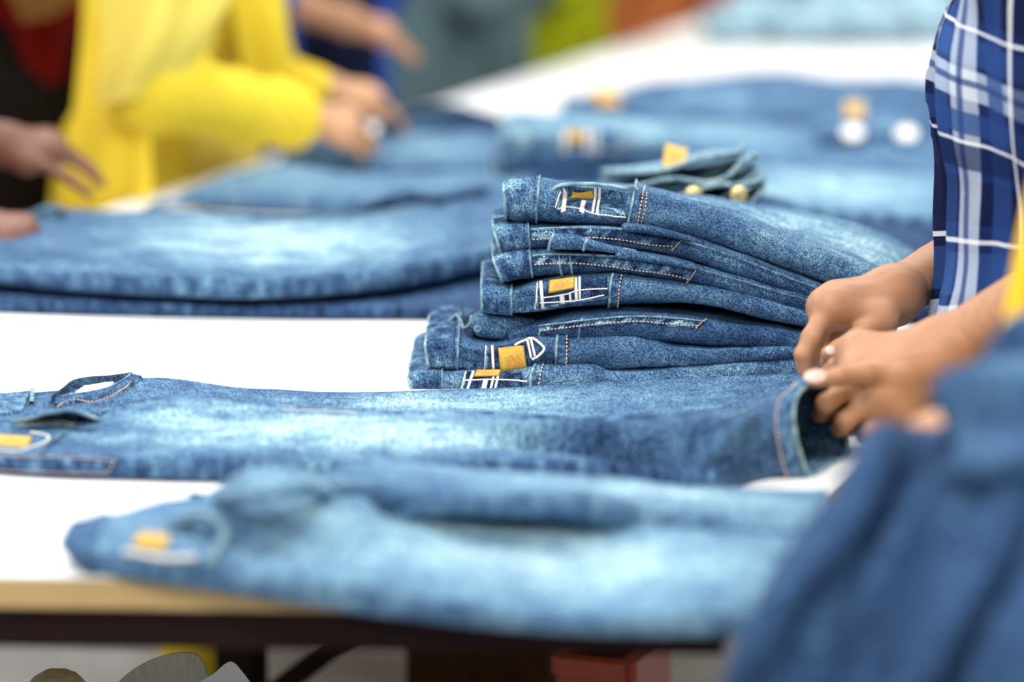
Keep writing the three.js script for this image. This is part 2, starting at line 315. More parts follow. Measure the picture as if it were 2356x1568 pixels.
// label of stamped ochre leather
M.leather = std({ color: 0xffffff, roughness: 0.55, map: canvasTex(256, 160, (c, w, h) => {
  c.fillStyle = '#c9a13c'; c.fillRect(0, 0, w, h);
  const r = rng(5); for (let i = 0; i < 900; i++) { c.fillStyle = r() < 0.5 ? 'rgba(236,200,96,0.25)' : 'rgba(150,104,28,0.2)'; c.fillRect(r() * w, r() * h, 2 + r() * 9, 1 + r() * 3); }
  c.strokeStyle = '#8a5c17'; c.lineWidth = 2; c.setLineDash([7, 4]); c.strokeRect(9, 9, w - 18, h - 18); c.setLineDash([]);
  c.strokeStyle = '#b8741a'; c.lineWidth = 5;
  for (let i = 0; i < 9; i++) { const x = 58 + i * 15; c.beginPath(); c.moveTo(x, 124 - (i % 3) * 6); c.bezierCurveTo(x - 26, 96, x + 30, 80, x - 4, 46 + (i % 4) * 5); c.stroke(); }
  c.beginPath(); c.arc(118, 84, 38, 0.4, 5.2); c.stroke(); c.beginPath(); c.arc(128, 80, 20, 3, 8); c.stroke();
  c.beginPath(); c.moveTo(186, 122); c.lineTo(186, 44); c.lineTo(214, 74); c.lineTo(214, 118); c.moveTo(186, 82); c.lineTo(212, 96); c.stroke();
}) });
function label(leg, q, parent, name = 'leather_label') { const g = patch(leg, q, 14, 8, 0.0028, null, true); g.deleteAttribute('color'); return mesh(name, g, M.leather, parent, { label: 'stamped ochre leather label' }); }

// ---- the pair stretched across the table and held at the hem
{
  const o = thing('jeans', 'jeans stretched across the table, hem pulled up by two hands', 'jeans', null, [-1.3, TOP, -3.05]);
  const nearLeg = new Leg({
    near: [H(-90, 1062, 0.012), H(60, 1072, 0.013), H(200, 1078, 0.013), H(330, 1080, 0.014), H(450, 1082, 0.014), H(650, 1086, 0.013), H(900, 1088, 0.012), H(1150, 1090, 0.012), H(1350, 1092, 0.013), H(1520, 1094, 0.018), H(1650, 1078, 0.03), D(1752, 1046, 3.262), D(1832, 1005, 3.27)],
    far: [H(-90, 985, 0.016), H(60, 990, 0.016), H(190, 990, 0.02), H(320, 950, 0.028), H(420, 930, 0.03), H(650, 948, 0.03), H(900, 958, 0.03), H(1150, 962, 0.034), H(1350, 975, 0.036), H(1500, 985, 0.04), D(1680, 985, 3.45), D(1830, 990, 3.43), D(1950, 1004, 3.41)],
    t: [0.024, 0.026, 0.028, 0.03, 0.03, 0.028, 0.026, 0.026, 0.03, 0.042, 0.066, 0.098, 0.124], open1: 0.16, floor: FL,
    wr: (s, d, f, L) => {
      const u = s / L, a = wrinkle(2.2, 0.006, 0.0012, 5, 9)(s, d, f);
      const q = d / (f.P / 2), qr = lerp(0.62, 0.2, clamp((u - 0.6) / 0.32)), on = sst(0.55, 0.68, u) * sst(0.97, 0.86, u);   // the leg twists where it is lifted: a ridge with a hollow below
      const fold = on * (0.022 * Math.exp(-(((q - qr) / 0.08) ** 2)) - 0.044 * Math.exp(-(((q - qr + 0.16) / 0.1) ** 2)));
      return a + fold + 0.004 * sst(0.9, 1, u) * Math.sin(d * 60);
    },
  });
  const nearShade = (u, d, f, s, p) => wash(4.1, { base: 0.5, thigh: 0.62, at: 0.42, span: 0.34, mott: 0.2, seam: 0.42, seamW: 0.018 })(u, d, f, s) - 0.12 * sst(0.62, 0.8, u);  // dye darkened toward the hem, standing in for shade in the hollow
  mesh('leg', nearLeg.geometry(300, 10, 34, nearShade), M.denim, o);
  const farLeg = new Leg({
    near: [H(-90, 990, 0.008), H(75, 990, 0.008), H(200, 985, 0.008), H(400, 970, 0.008), H(600, 975, 0.008), H(945, 985, 0.008), H(1200, 990, 0.008), H(1500, 985, 0.01), H(1830, 962, 0.012), H(1930, 950, 0.012)],
    far: [H(-90, 928, 0.01), H(75, 922, 0.012), H(180, 915, 0.012), H(330, 893, 0.02), H(600, 912, 0.012), H(945, 914, 0.011), H(1200, 906, 0.012), H(1500, 893, 0.014), H(1830, 880, 0.018), H(1930, 876, 0.018)],
    t: [0.024, 0.026, 0.026, 0.036, 0.024, 0.022, 0.024, 0.026, 0.03, 0.03], floor: FL, round1: 0.03, wr: wrinkle(7.7, 0.003, 0.001, 6, 14),
  });
  farLeg.pit(150, 964, 92, 56, 0.022);                      // the fly gapes open
  mesh('leg', farLeg.geometry(280, 10, 30, wash(9.3, { base: 0.52, thigh: 0.42, at: 0.55, span: 0.25, mott: 0.16, seam: 0.2 })), M.denim, o);
  // waistband with a belt loop, at the far side of the seat
  const wb = (q, sh, off = 0.003) => patch(farLeg, q, 30, 10, off, (a, b, s, d) => sh + 0.6 * fbm(s * 60, d * 60, 3, 3));
  mesh('waistband', wb(pts(farLeg, [[-60, 968], [52, 950], [72, 900], [-60, 915]]), 0.55), M.denim, o);
  mesh('belt_loop', tint(welt(farLeg, pts(farLeg, [[74, 897], [75, 912], [73, 934]]), 0.003, 0.004), 0.85), M.cord, o);
  // slanted pocket: raised facing behind, white pocket bag, double-stitched edge
  const edgePath = pts(farLeg, [[118, 934], [150, 922], [200, 915], [245, 905], [280, 888], [304, 871]]);
  const facing = [];
  {
    const arch = [[110, 930], [135, 905], [160, 880], [200, 872], [240, 872], [298, 874]].map(([x, y]) => H(x, y + 10, 0.028)), foot = [[118, 936], [150, 924], [185, 914], [215, 910], [250, 904], [303, 882]].map(([x, y]) => H(x, y, 0.016));
    const ca = new THREE.CatmullRomCurve3(arch), cf = new THREE.CatmullRomCurve3(foot), pos = [], uv = [], idx = [], n = 40, m = 10;
    for (let i = 0; i <= n; i++) for (let j = 0; j <= m; j++) { const a = ca.getPoint(i / n), f = cf.getPoint(i / n), k = j / m, p = f.clone().lerp(a, k); p.y += 0.012 * Math.sin(k * Math.PI) ; p.addScaledVector(BACK, 0.004 + 0.014 * Math.sin(k * Math.PI * 0.5)); pos.push(p.x, p.y, p.z); uv.push(i / n * 0.12, k * 0.05); }
    for (let i = 0; i < n; i++) for (let j = 0; j < m; j++) { const a = i * (m + 1) + j, b = a + m + 1; idx.push(a, b, a + 1, a + 1, b, b + 1); }
    const g = new THREE.BufferGeometry(); g.setAttribute('position', new THREE.Float32BufferAttribute(pos, 3)); g.setAttribute('uv', new THREE.Float32BufferAttribute(uv, 2)); g.setIndex(idx); g.computeVertexNormals(); facing.push(tint(g, 0.5));
  }
  mesh('pocket_facing', facing, M.denim, o);
  mesh('pocket_bag', (() => { const g = patch(farLeg, pts(farLeg, [[172, 914], [250, 903], [262, 888], [195, 897]]), 16, 8, 0.006, null); g.deleteAttribute('color'); return g; })(), M.lining, o, { label: 'white pocket lining' });
  {
    const a = spread(edgePath, 40);
    const pos = [], uv = [], idx = [], col = [], c3 = [0, 0, 0];
    a.forEach(([s, d], i) => { const q = a[Math.min(i + 1, a.length - 1)], r = a[Math.max(i - 1, 0)], ds = q[0] - r[0], dd = q[1] - r[1], l = Math.hypot(ds, dd), ns = dd / l, nd = -ds / l; for (let j = 0; j <= 5; j++) { const k = j / 5 * 0.016, p = farLeg.at(s + ns * k, d + nd * k, j === 5 ? -0.001 : 0.0065 - 0.0004 * j); pos.push(p.x, p.y, p.z); uv.push(i * 0.004, k); dye(0.38 + 0.5 * fbm(i * 0.55, j * 0.3, 2, 2), c3); col.push(...c3); } });
    for (let i = 0; i < a.length - 1; i++) for (let j = 0; j < 5; j++) { const x = i * 6 + j, b = x + 6; idx.push(x, b, x + 1, x + 1, b, b + 1); }
    const gg = new THREE.BufferGeometry(); gg.setAttribute('position', new THREE.Float32BufferAttribute(pos, 3)); gg.setAttribute('uv', new THREE.Float32BufferAttribute(uv, 2)); gg.setAttribute('color', new THREE.Float32BufferAttribute(col, 3)); gg.setIndex(idx); gg.computeVertexNormals();
    const pe = mesh('pocket_edge', [gg], M.denim, o);
    mesh('edge_piping', tint(welt(farLeg, edgePath, 0.0013, 0.0068, 40), 0.75), M.cord, pe);
    mesh('stitching', stitches(farLeg, pts(farLeg, [[132, 944], [150, 932], [175, 927], [215, 932], [250, 922], [285, 902], [310, 874]]), 0.0045, 0.0052, 0.0042, 0.0011), M.threadTan, o, { kind: 'stuff' });
  }
  // open fly with its zip
  nearLeg.grid = null;
  const flyU = [[30, 970], [75, 960], [120, 948], [165, 944], [200, 955], [245, 972]].map(([x, y], i) => H(x, y, [0.032, 0.042, 0.05, 0.051, 0.044, 0.032][i])), flyL = [[30, 976], [80, 975], [130, 972], [165, 978], [200, 983], [245, 974]].map(([x, y]) => H(x, y, 0.034));
  mesh('fly_edge', tint(cord(flyU, 0.0024, 7), 0.75), M.cord, o);
  { // the far front panel bulges up over the gap: outer cloth, open toward the near leg
    const pos = [], uv = [], col = [], idx = [], n = 40, m = 12, cu = new THREE.CatmullRomCurve3(flyU), c3 = [0, 0, 0];
    for (let i = 0; i <= n; i++) for (let j = 0; j <= m; j++) { const u = i / n, k = j / m, p = cu.getPoint(u), fall = 0.03 + 0.018 * Math.sin(u * Math.PI); p.addScaledVector(BACK, 0.05 * k).add(V(0, 0.003 * Math.sin(k * Math.PI) - fall * k * k, 0)); pos.push(p.x, p.y, p.z); uv.push(u * 0.12, k * 0.05); dye(0.5 + 0.6 * fbm(u * 9, k * 4, 5, 3), c3); col.push(...c3); }
    for (let i = 0; i < n; i++) for (let j = 0; j < m; j++) { const q = i * (m + 1) + j, b = q + m + 1; idx.push(q, b, q + 1, q + 1, b, b + 1); }
    const g = new THREE.BufferGeometry(); g.setAttribute('position', new THREE.Float32BufferAttribute(pos, 3)); g.setAttribute('uv', new THREE.Float32BufferAttribute(uv, 2)); g.setAttribute('color', new THREE.Float32BufferAttribute(col, 3)); g.setIndex(idx); g.computeVertexNormals(); mesh('fly_front', g, M.denim, o);
  }
  { const c = new THREE.CatmullRomCurve3(flyL), z = []; for (let i = 0; i < 24; i++) { const p = c.getPoint(0.04 + 0.62 * i / 24); z.push(new RoundedBoxGeometry(0.0019, 0.0022, 0.0022, 1, 0.0005).translate(p.x, p.y + 0.002, p.z)); } mesh('zip_teeth', z, M.brass, o, { kind: 'stuff', label: 'brass zip teeth' }); }
  mesh('zip_tape', tint(cord(flyL.map((p) => p.clone().add(V(0, -0.001, 0.004))), 0.0016, 7), 0.6), M.cord, o);
  // coin pocket label, side seam and stitching on the near leg
  label(nearLeg, pts(nearLeg, [[-20, 1024], [62, 1028], [74, 1008], [-4, 1004]]), o);
  mesh('pocket_trim', [...stitches(nearLeg, pts(nearLeg, [[-20, 1036], [50, 1038], [95, 1024], [112, 1006], [70, 996]]), 0.0014, 0.004, 0.0044, 0.0016)], M.threadWhite, o, { kind: 'stuff' });
  mesh('pocket_welt', tint(welt(nearLeg, pts(nearLeg, [[98, 1046], [115, 1022], [146, 998]]), 0.002, 0.002), 0.6), M.cord, o);
  mesh('seam_band', patch(nearLeg, pts(nearLeg, [[-60, 1082], [250, 1086], [266, 1058], [-60, 1046]]), 120, 8, 0.0022, (a, b, s) => 0.36 + 0.75 * fbm(s * 75, b * 1.2, 4, 2)), M.denim, o);
  mesh('stitching', [...stitches(nearLeg, pts(nearLeg, [[-60, 1048], [100, 1053], [262, 1059]]), 0.0026), ...stitches(nearLeg, pts(nearLeg, [[-60, 1074], [100, 1082], [190, 1084], [248, 1082], [262, 1060]]), 0.0026)], M.threadTan, o, { kind: 'stuff' });
  mesh('inseam_stitching', stitches(nearLeg, pts(nearLeg, [[648, 943], [740, 946], [820, 951]]), 0.001, 0.0046, 0.0042, 0.0012), M.threadWhite, o, { kind: 'stuff' });
  // hem of the lifted leg
  const hem = (s, off, r, f) => { const fr = nearLeg.frame(s), c = []; for (let i = 0; i < 48; i++) c.push(nearLeg.at(s, lerp(-fr.P / 2, fr.P / 2, i / 48), off)); return tint(cord(c, r, 6, true), f); };
  const Lh = nearLeg.L;
  mesh('hem_edge', [hem(Lh - 0.001, -0.0008, 0.0026, 0.85)], M.cord, o);
  { const pos = [], uv = [], col = [], idx = [], c3 = [0, 0, 0], n = 140, m = 6; for (let i = 0; i <= n; i++) for (let j = 0; j <= m; j++) { const s = Lh - 0.002 - 0.024 * j / m, f = nearLeg.frame(s), d = lerp(-f.P / 2, f.P / 2, i / n), p = nearLeg.at(s, d, j === m ? 0 : 0.0024 + 0.0009 * Math.sin(i * 1.4)); pos.push(p.x, p.y, p.z); uv.push(s, d); dye(0.5 + 0.62 * fbm(i * 0.19, j * 0.35, 6, 2), c3); col.push(...c3); } for (let i = 0; i < n; i++) for (let j = 0; j < m; j++) { const a = i * (m + 1) + j, b = a + m + 1; idx.push(a, b, a + 1, a + 1, b, b + 1); } const g = new THREE.BufferGeometry(); g.setAttribute('position', new THREE.Float32BufferAttribute(pos, 3)); g.setAttribute('uv', new THREE.Float32BufferAttribute(uv, 2)); g.setAttribute('color', new THREE.Float32BufferAttribute(col, 3)); g.setIndex(idx); g.computeVertexNormals(); mesh('hem', g, M.denim, o); }
  { const ring = []; for (let i = 0; i <= 60; i++) { const f = nearLeg.frame(Lh - 0.023); ring.push([Lh - 0.023, lerp(-f.P * 0.16, f.P * 0.4, i / 60)]); } mesh('hem_stitching', stitches(nearLeg, ring, 0.003, 0.0052, 0.0042, 0.0011, 200), M.threadTan, o, { kind: 'stuff' }); }
  mesh('side_seam', tint(welt(nearLeg, [0.66, 0.74, 0.82, 0.9, 0.975].map((u) => { const s = u * Lh, f = nearLeg.frame(s); return [s, f.P * lerp(0.30, 0.235, (u - 0.66) / 0.32)]; }), 0.002, 0.0002, 40), 0.66), M.cord, o);
}
// ---- the stack of folded jeans: every pair shows its waist end at the left and its folded side to the front
const SD = 3.72, SG = 'folded jeans in the tall stack';
function folded({ label: text, cols, dist = SD, back = 0.26, tilt, seed, base = 0.42, far, shade, amp = 1, group = SG, round1 = 0.03, low = -0.004 }) {
  const near = cols.map(([x, a, b, dd = 0]) => D(x, (a + b) / 2, dist + dd)), t = cols.map(([x, a, b]) => (b - a) / FOCAL * dist);
  const n = near.length, ff = far ? far.map(([x, y, dd], i) => D(x, y, dd).add(V(0, -t[i] / 2, 0))) : near.map((p, i) => p.clone().addScaledVector(BACK, back).add(V(0, lerp(tilt[0], tilt[1], clamp((cols[i][0] - 1150) / 750)), 0)));
  const p = near[0].clone().lerp(ff[0], 0.5), o = thing('folded_jeans', text, 'jeans', group, [p.x, Math.min(...near.map((q, i) => q.y - t[i] / 2)), p.z]);
  const wr = wrinkle(seed, 0.005 * amp, 0.0016 * amp, 8, 18);
  const leg = new Leg({ near, far: ff, t, wr: (s, d, f) => wr(s, d, f) * sst(-f.t * 0.7, -f.t * 0.2, d), round1 });
  return { o, leg, seed, finish: (ns = 200) => mesh('body', leg.geometry(ns, 12, 16, shade || wash(seed, { base, thigh: 0.12, at: 0.7, span: 0.4, mott: 0.24, seam: 0 })), M.denim, o) };
}
// the waistband end wraps round the tube; px: where it ends along the bottom / top of the face
function waist({ o, leg, seed }, px0, px1, f = 0.42) {
  const s0 = 0, s1 = leg.pin(px1, 0.5 * (seen(leg.at(0.05, 0))[1] + seen(leg.at(0.05, 0.004))[1]))[0];
  const pos = [], uv = [], col = [], idx = [], n = 26, m = 56, c3 = [0, 0, 0];
  for (let i = 0; i <= n + 1; i++) for (let j = 0; j <= m; j++) { const s = lerp(s0 - 0.0, s1, clamp(i / n)), fr = leg.frame(s), d = lerp(-fr.P / 2, fr.P / 2, j / m), p = leg.at(s, d, i > n ? -0.001 : 0.0026 + 0.0008 * N3(s * 80, d * 60, seed)); pos.push(p.x, p.y, p.z); uv.push(s, d); dye(f + 0.95 * fbm(s * 42 + seed, d * 42, seed, 3) + 0.25 * N3(s * 190, d * 150, seed), c3); col.push(...c3); }
  for (let i = 0; i <= n; i++) for (let j = 0; j < m; j++) { const a = i * (m + 1) + j, b = a + m + 1; idx.push(a, a + 1, b, a + 1, b + 1, b); }
  const g = new THREE.BufferGeometry(); g.setAttribute('position', new THREE.Float32BufferAttribute(pos, 3)); g.setAttribute('uv', new THREE.Float32BufferAttribute(uv, 2)); g.setAttribute('color', new THREE.Float32BufferAttribute(col, 3)); g.setIndex(idx); g.computeVertexNormals();
  const wbm = mesh('waistband', g, M.denim, o);
  const ring = (s, off, r, ff) => { const fr = leg.frame(s), c = []; for (let i = 0; i <= 30; i++) c.push(leg.at(s, lerp(-fr.P * 0.2, fr.P * 0.36, i / 30), off)); return tint(cord(c, r, 6), ff); };
  mesh('waistband_edge', ring(0.0008, 0.001, 0.0022, 0.86), M.cord, wbm);
  mesh('waistband_edge', ring(s1 - 0.0005, 0.0022, 0.0014, 0.8), M.cord, wbm);
  const line = (s) => { const fr = leg.frame(s), c = []; for (let i = 0; i <= 20; i++) c.push([s, lerp(-fr.P * 0.16, fr.P * 0.3, i / 20)]); return c; };
  mesh('stitching', stitches(leg, line(s1 - 0.0055), 0.0034, 0.0042, 0.003, 0.0007), M.threadNavy, wbm, { kind: 'stuff' });
  return s1;
}
// pocket edge: two close lines of cord, a band between and a stitch line
function pocketEdge({ o, leg }, L1, L2, f = 0.45, lift = 0) {
  const a = spread(pts(leg, L1), 26), b = spread(pts(leg, L2), 26), pos = [], uv = [], col = [], idx = [], c3 = [0, 0, 0];
  a.forEach((p, i) => { for (let j = 0; j <= 6; j++) { const k = j / 6, s = lerp(p[0], b[i][0], k), d = lerp(p[1], b[i][1], k), q = leg.at(s, d, j === 6 ? -0.0005 : 0.003 + lift * (1 - k)); pos.push(q.x, q.y, q.z); uv.push(s, d); dye(f + 0.9 * fbm(d * 140, s * 60, 2, 2), c3); col.push(...c3); } });
  for (let i = 0; i < a.length - 1; i++) for (let j = 0; j < 6; j++) { const x = i * 7 + j, y = x + 7; idx.push(x, x + 1, y, x + 1, y + 1, y); }
  const g = new THREE.BufferGeometry(); g.setAttribute('position', new THREE.Float32BufferAttribute(pos, 3)); g.setAttribute('uv', new THREE.Float32BufferAttribute(uv, 2)); g.setAttribute('color', new THREE.Float32BufferAttribute(col, 3)); g.setIndex(idx); g.computeVertexNormals();
  const e = mesh('pocket_edge', g, M.denim, o);
  mesh('edge_piping', tint(cord(a.map(([s, d]) => leg.at(s, d, 0.0032 + lift)), 0.0016), 0.9), M.cord, e);
  const mid = a.map((p, i) => [lerp(p[0], b[i][0], 0.85), lerp(p[1], b[i][1], 0.85)]);
  mesh('stitching', stitches(leg, mid, 0.0034, 0.005, 0.004, 0.0011), M.threadTan, e, { kind: 'stuff' });
}
// coin pocket with trim of white tape and its leather label
function coinPocket({ o, leg }, quad, labelQuad, bars, rows, f = 0.3) {
  const cp = mesh('coin_pocket', patch(leg, pts(leg, quad), 36, 14, 0.0035, (a, b, s, d) => (a < 0.04 || b < 0.08 ? 0.75 : f - 0.16) + 0.9 * fbm(s * 80, d * 80, 8, 3)), M.denim, o);
  const trim = [];
  for (const [a, b, r] of bars) { const [p, q] = pts(leg, [a, b]), ds = q[0] - p[0], dd = q[1] - p[1], l = Math.hypot(ds, dd), ns = dd / l * r, nd = -ds / l * r; trim.push(patch(leg, [[p[0] - ns, p[1] - nd], [p[0] + ns, p[1] + nd], [q[0] + ns, q[1] + nd], [q[0] - ns, q[1] - nd]], 4, 10, 0.0046, null)); }
  if (trim.length) mesh('tape_trim', trim, M.threadWhite, cp, { label: 'white tape sewn in checks', kind: 'stuff' });
  const st = []; for (const r of rows) st.push(...stitches(leg, pts(leg, r), 0.0044, 0.0040, 0.0054, 0.001));
  if (st.length) mesh('stitching', st, M.threadWhite, cp, { kind: 'stuff' });
  if (labelQuad) { const g = patch(leg, pts(leg, labelQuad), 14, 8, 0.0062, null, true); g.deleteAttribute('color'); mesh('leather_label', g, M.leather, cp, { label: 'stamped ochre leather label' }); }
}
// double-stitched side seam with pale rungs, ending in a slanting bar
function seamSide({ o, leg, seed }, top, bottom, bar2) {
  const a = spread(pts(leg, top), 90), b = spread(pts(leg, bottom), 90), pos = [], uv = [], col = [], idx = [], c3 = [0, 0, 0];
  a.forEach((p, i) => { for (let j = 0; j <= 8; j++) { const k = j / 8, s = lerp(p[0], b[i][0], k), d = lerp(p[1], b[i][1], k), q = leg.at(s, d, j === 8 ? 0 : 0.0022 + 0.0014 * N3(s * 130, k * 2, seed)); pos.push(q.x, q.y, q.z); uv.push(s, d); dye(0.4 + 1.35 * fbm(s * 90 + k * 0.8, k * 0.8, seed, 2), c3); col.push(...c3); } });
  for (let i = 0; i < a.length - 1; i++) for (let j = 0; j < 8; j++) { const x = i * 9 + j, y = x + 9; idx.push(x, y, x + 1, x + 1, y, y + 1); }
  const g = new THREE.BufferGeometry(); g.setAttribute('position', new THREE.Float32BufferAttribute(pos, 3)); g.setAttribute('uv', new THREE.Float32BufferAttribute(uv, 2)); g.setAttribute('color', new THREE.Float32BufferAttribute(col, 3)); g.setIndex(idx); g.computeVertexNormals();
  const e = mesh('seam_band', g, M.denim, o);
  mesh('seam_cord', tint(cord(a.map(([s, d]) => leg.at(s, d, 0.0022)), 0.0015), 0.8), M.cord, e);
  const mid = (k) => a.map((p, i) => [lerp(p[0], b[i][0], k), lerp(p[1], b[i][1], k)]);
  mesh('stitching', stitches(leg, mid(0.22), 0.0036, 0.0046, 0.0032, 0.0008, 120), M.threadNavy, e, { kind: 'stuff' });
  mesh('stitching', [...stitches(leg, mid(0.8), 0.0036, 0.0046, 0.0034, 0.001, 120), ...(bar2 ? stitches(leg, pts(leg, bar2), 0.0036, 0.0032, 0.003, 0.001) : [])], M.threadTan, e, { kind: 'stuff' });
}
const longSeam = (S, list, f = 0.62) => { mesh('leg_seam', tint(welt(S.leg, pts(S.leg, list), 0.0014, 0.0004, 60), f), M.cord, S.o); mesh('stitching', stitches(S.leg, pts(S.leg, list.map(([x, y]) => [x, y + 6])), 0.0004, 0.0044, 0.003, 0.0007, 120), M.threadNavy, S.o, { kind: 'stuff' }); };

{ // bottom pair
  const S = folded({ label: 'bottom pair in the tall stack, label above white checked trim', tilt: [0.0, 0.0], seed: 21.3, base: 0.52, amp: 0.8, cols: [[943, 874, 898], [962, 860, 900], [1005, 856, 902], [1080, 856, 902], [1150, 850, 902], [1220, 843, 902], [1300, 840, 902], [1360, 846, 902], [1402, 862, 902], [1500, 858, 900], [1600, 848, 896], [1700, 838, 890], [1830, 826, 878], [1960, 820, 872]] });
  S.leg.pit(1140, 872, 60, 22, 0.003);
  S.finish(); waist(S, 945, 1018, 0.45);
  pocketEdge(S, [[1232, 842], [1222, 862], [1217, 898]], [[1254, 841], [1246, 866], [1238, 897]]);
  coinPocket(S, [[1058, 896], [1205, 896], [1200, 858], [1070, 858]], [[1090, 868], [1148, 866], [1154, 856], [1098, 857]],
    [[[1075, 890], [1090, 858], 0.0016], [[1112, 893], [1118, 872], 0.003], [[1128, 893], [1136, 866], 0.0015], [[1138, 893], [1148, 860], 0.0015]], [[[1066, 874], [1130, 872], [1214, 875]], [[1062, 890], [1130, 893], [1205, 891]], [[1060, 892], [1072, 860]]]);
}
{ // second
  const S = folded({ label: 'second pair from the bottom of the stack, large lion-stamped ochre label', tilt: [0.0, 0.0], seed: 33.9, base: 0.42, cols: [[981, 798, 850], [1000, 790, 853], [1060, 788, 855], [1100, 796, 856], [1150, 796, 854], [1200, 780, 850], [1250, 772, 849], [1300, 774, 849], [1350, 769, 855], [1405, 771, 861], [1450, 774, 856], [1500, 783, 852], [1570, 800, 847], [1650, 806, 841], [1750, 805, 833], [1830, 803, 827], [1960, 803, 822]] });
  S.o.userData.label = 'second pair from the bottom of the stack, large ochre label and white pointed trim';
  S.leg.pit(1085, 830, 34, 30, 0.008); S.leg.pit(1262, 830, 24, 20, 0.007);
  S.finish(); waist(S, 985, 1054, 0.36);
  pocketEdge(S, [[1282, 775], [1280, 800], [1280, 838]], [[1308, 775], [1308, 805], [1306, 838]], 0.36);
  coinPocket(S, [[1114, 850], [1222, 842], [1216, 790], [1120, 800]], [[1152, 849], [1212, 842], [1206, 798], [1147, 806]], [[[1136, 850], [1133, 800], 0.0016], [[1222, 820], [1214, 786], 0.0014], [[1231, 818], [1221, 782], 0.0014]], [[[1114, 850], [1118, 802]]], 0.3);
  mesh('pointed_trim', [...stitches(S.leg, pts(S.leg, [[1186, 796], [1210, 786], [1222, 782], [1240, 790], [1252, 802], [1238, 816], [1222, 824]]), 0.0034, 0.0036, 0.0066, 0.0017)], M.threadWhite, S.o, { kind: 'stuff', label: 'white pointed stitched trim' });
}
{ // third: side seam forward, crumpled waist hanging out at the left
  const S = folded({ label: 'dark pair mid-stack showing its side seam, crumpled waist at the left', tilt: [0.0, 0.0], seed: 41.2, base: 0.3, cols: [[1168, 768, 790, 0.02], [1185, 758, 792, 0.02], [1260, 744, 790, 0.01], [1340, 730, 786], [1460, 725, 786], [1620, 734, 800], [1750, 755, 805], [1850, 772, 808], [1960, 786, 810]] });
  S.finish(); 
  seamSide(S, [[1240, 752], [1330, 740], [1460, 730], [1580, 737], [1622, 742]], [[1242, 764], [1340, 752], [1460, 744], [1560, 752], [1604, 754]], [[1626, 738], [1600, 756]]);
  mesh('seam_cord', tint(welt(S.leg, pts(S.leg, [[1246, 752], [1240, 770], [1238, 786]]), 0.0016, 0.001), 0.75), M.cord, S.o); mesh('seam_cord', tint(welt(S.leg, pts(S.leg, [[1340, 733], [1334, 755], [1330, 780]]), 0.0016, 0.001), 0.78), M.cord, S.o);
  // waist end: a curled band and the turned-down fly corner
  const curl = new Leg({ near: [D(1082, 742, 3.78), D(1110, 745, 3.75), D(1150, 750, 3.74), D(1230, 752, 3.76)], far: [D(1082, 738, 3.98), D(1112, 738, 3.98), D(1155, 742, 3.98), D(1235, 745, 3.98)], t: [0.026, 0.032, 0.032, 0.022], round0: 0.012, wr: wrinkle(5.5, 0.004, 0.002) });
  mesh('waistband', curl.geometry(60, 12, 12, wash(15.5, { base: 0.36, thigh: 0, mott: 0.4, seam: 0 })), M.denim, S.o);
  mesh('buttonhole', tint(cord(Array.from({ length: 14 }, (_, i) => D(1099 + 7 * Math.cos(i / 14 * 6.283), 756 + 6 * Math.sin(i / 14 * 6.283), 3.745)), 0.0014, 6, true), 0.9), M.cord, S.o);
  const flap = new THREE.BufferGeometry(); {
    const rows = [[[1018, 790, 3.84], [1026, 750, 3.84], [1050, 724, 3.85], [1058, 723, 3.9]], [[1040, 788, 3.8], [1046, 758, 3.81], [1056, 738, 3.83], [1066, 728, 3.88]], [[1064, 790, 3.77], [1068, 764, 3.785], [1072, 752, 3.8], [1085, 720, 3.86]], [[1086, 796, 3.77], [1088, 768, 3.77], [1090, 742, 3.785], [1098, 708, 3.86]]];
    const pos = [], uv = [], idx = [], n = 24, m = 18, cs = rows.map((r) => new THREE.CatmullRomCurve3(r.map((q) => D(...q))));
    for (let i = 0; i <= n; i++) for (let j = 0; j <= m; j++) { const c = new THREE.CatmullRomCurve3(cs.map((k) => k.getPoint(j / m))).getPoint(i / n); pos.push(c.x, c.y, c.z); uv.push(i * 0.003, j * 0.003); }
    for (let i = 0; i < n; i++) for (let j = 0; j < m; j++) { const a = i * (m + 1) + j, b = a + m + 1; idx.push(a, b, a + 1, a + 1, b, b + 1); }
    flap.setAttribute('position', new THREE.Float32BufferAttribute(pos, 3)); flap.setAttribute('uv', new THREE.Float32BufferAttribute(uv, 2)); flap.setIndex(idx); flap.computeVertexNormals(); tint(flap, 0.24);
    const fl = mesh('fly_flap', flap, M.denim, S.o);
    mesh('flap_edge', tint(cord([D(1019, 788, 3.838), D(1027, 750, 3.838), D(1050, 724, 3.845), D(1060, 740, 3.825), D(1068, 756, 3.795), D(1080, 748, 3.79), D(1086, 728, 3.83)], 0.0026, 6), 0.85), M.cord, fl);
  }
  const lg = new THREE.PlaneGeometry(0.022, 0.008, 6, 2); lg.rotateX(-0.5); lg.rotateY(YAW); { const p = D(1042, 786, 3.79); lg.translate(p.x, p.y, p.z); } mesh('leather_label', lg, M.leather, S.o, { label: 'stamped ochre leather label' });
}
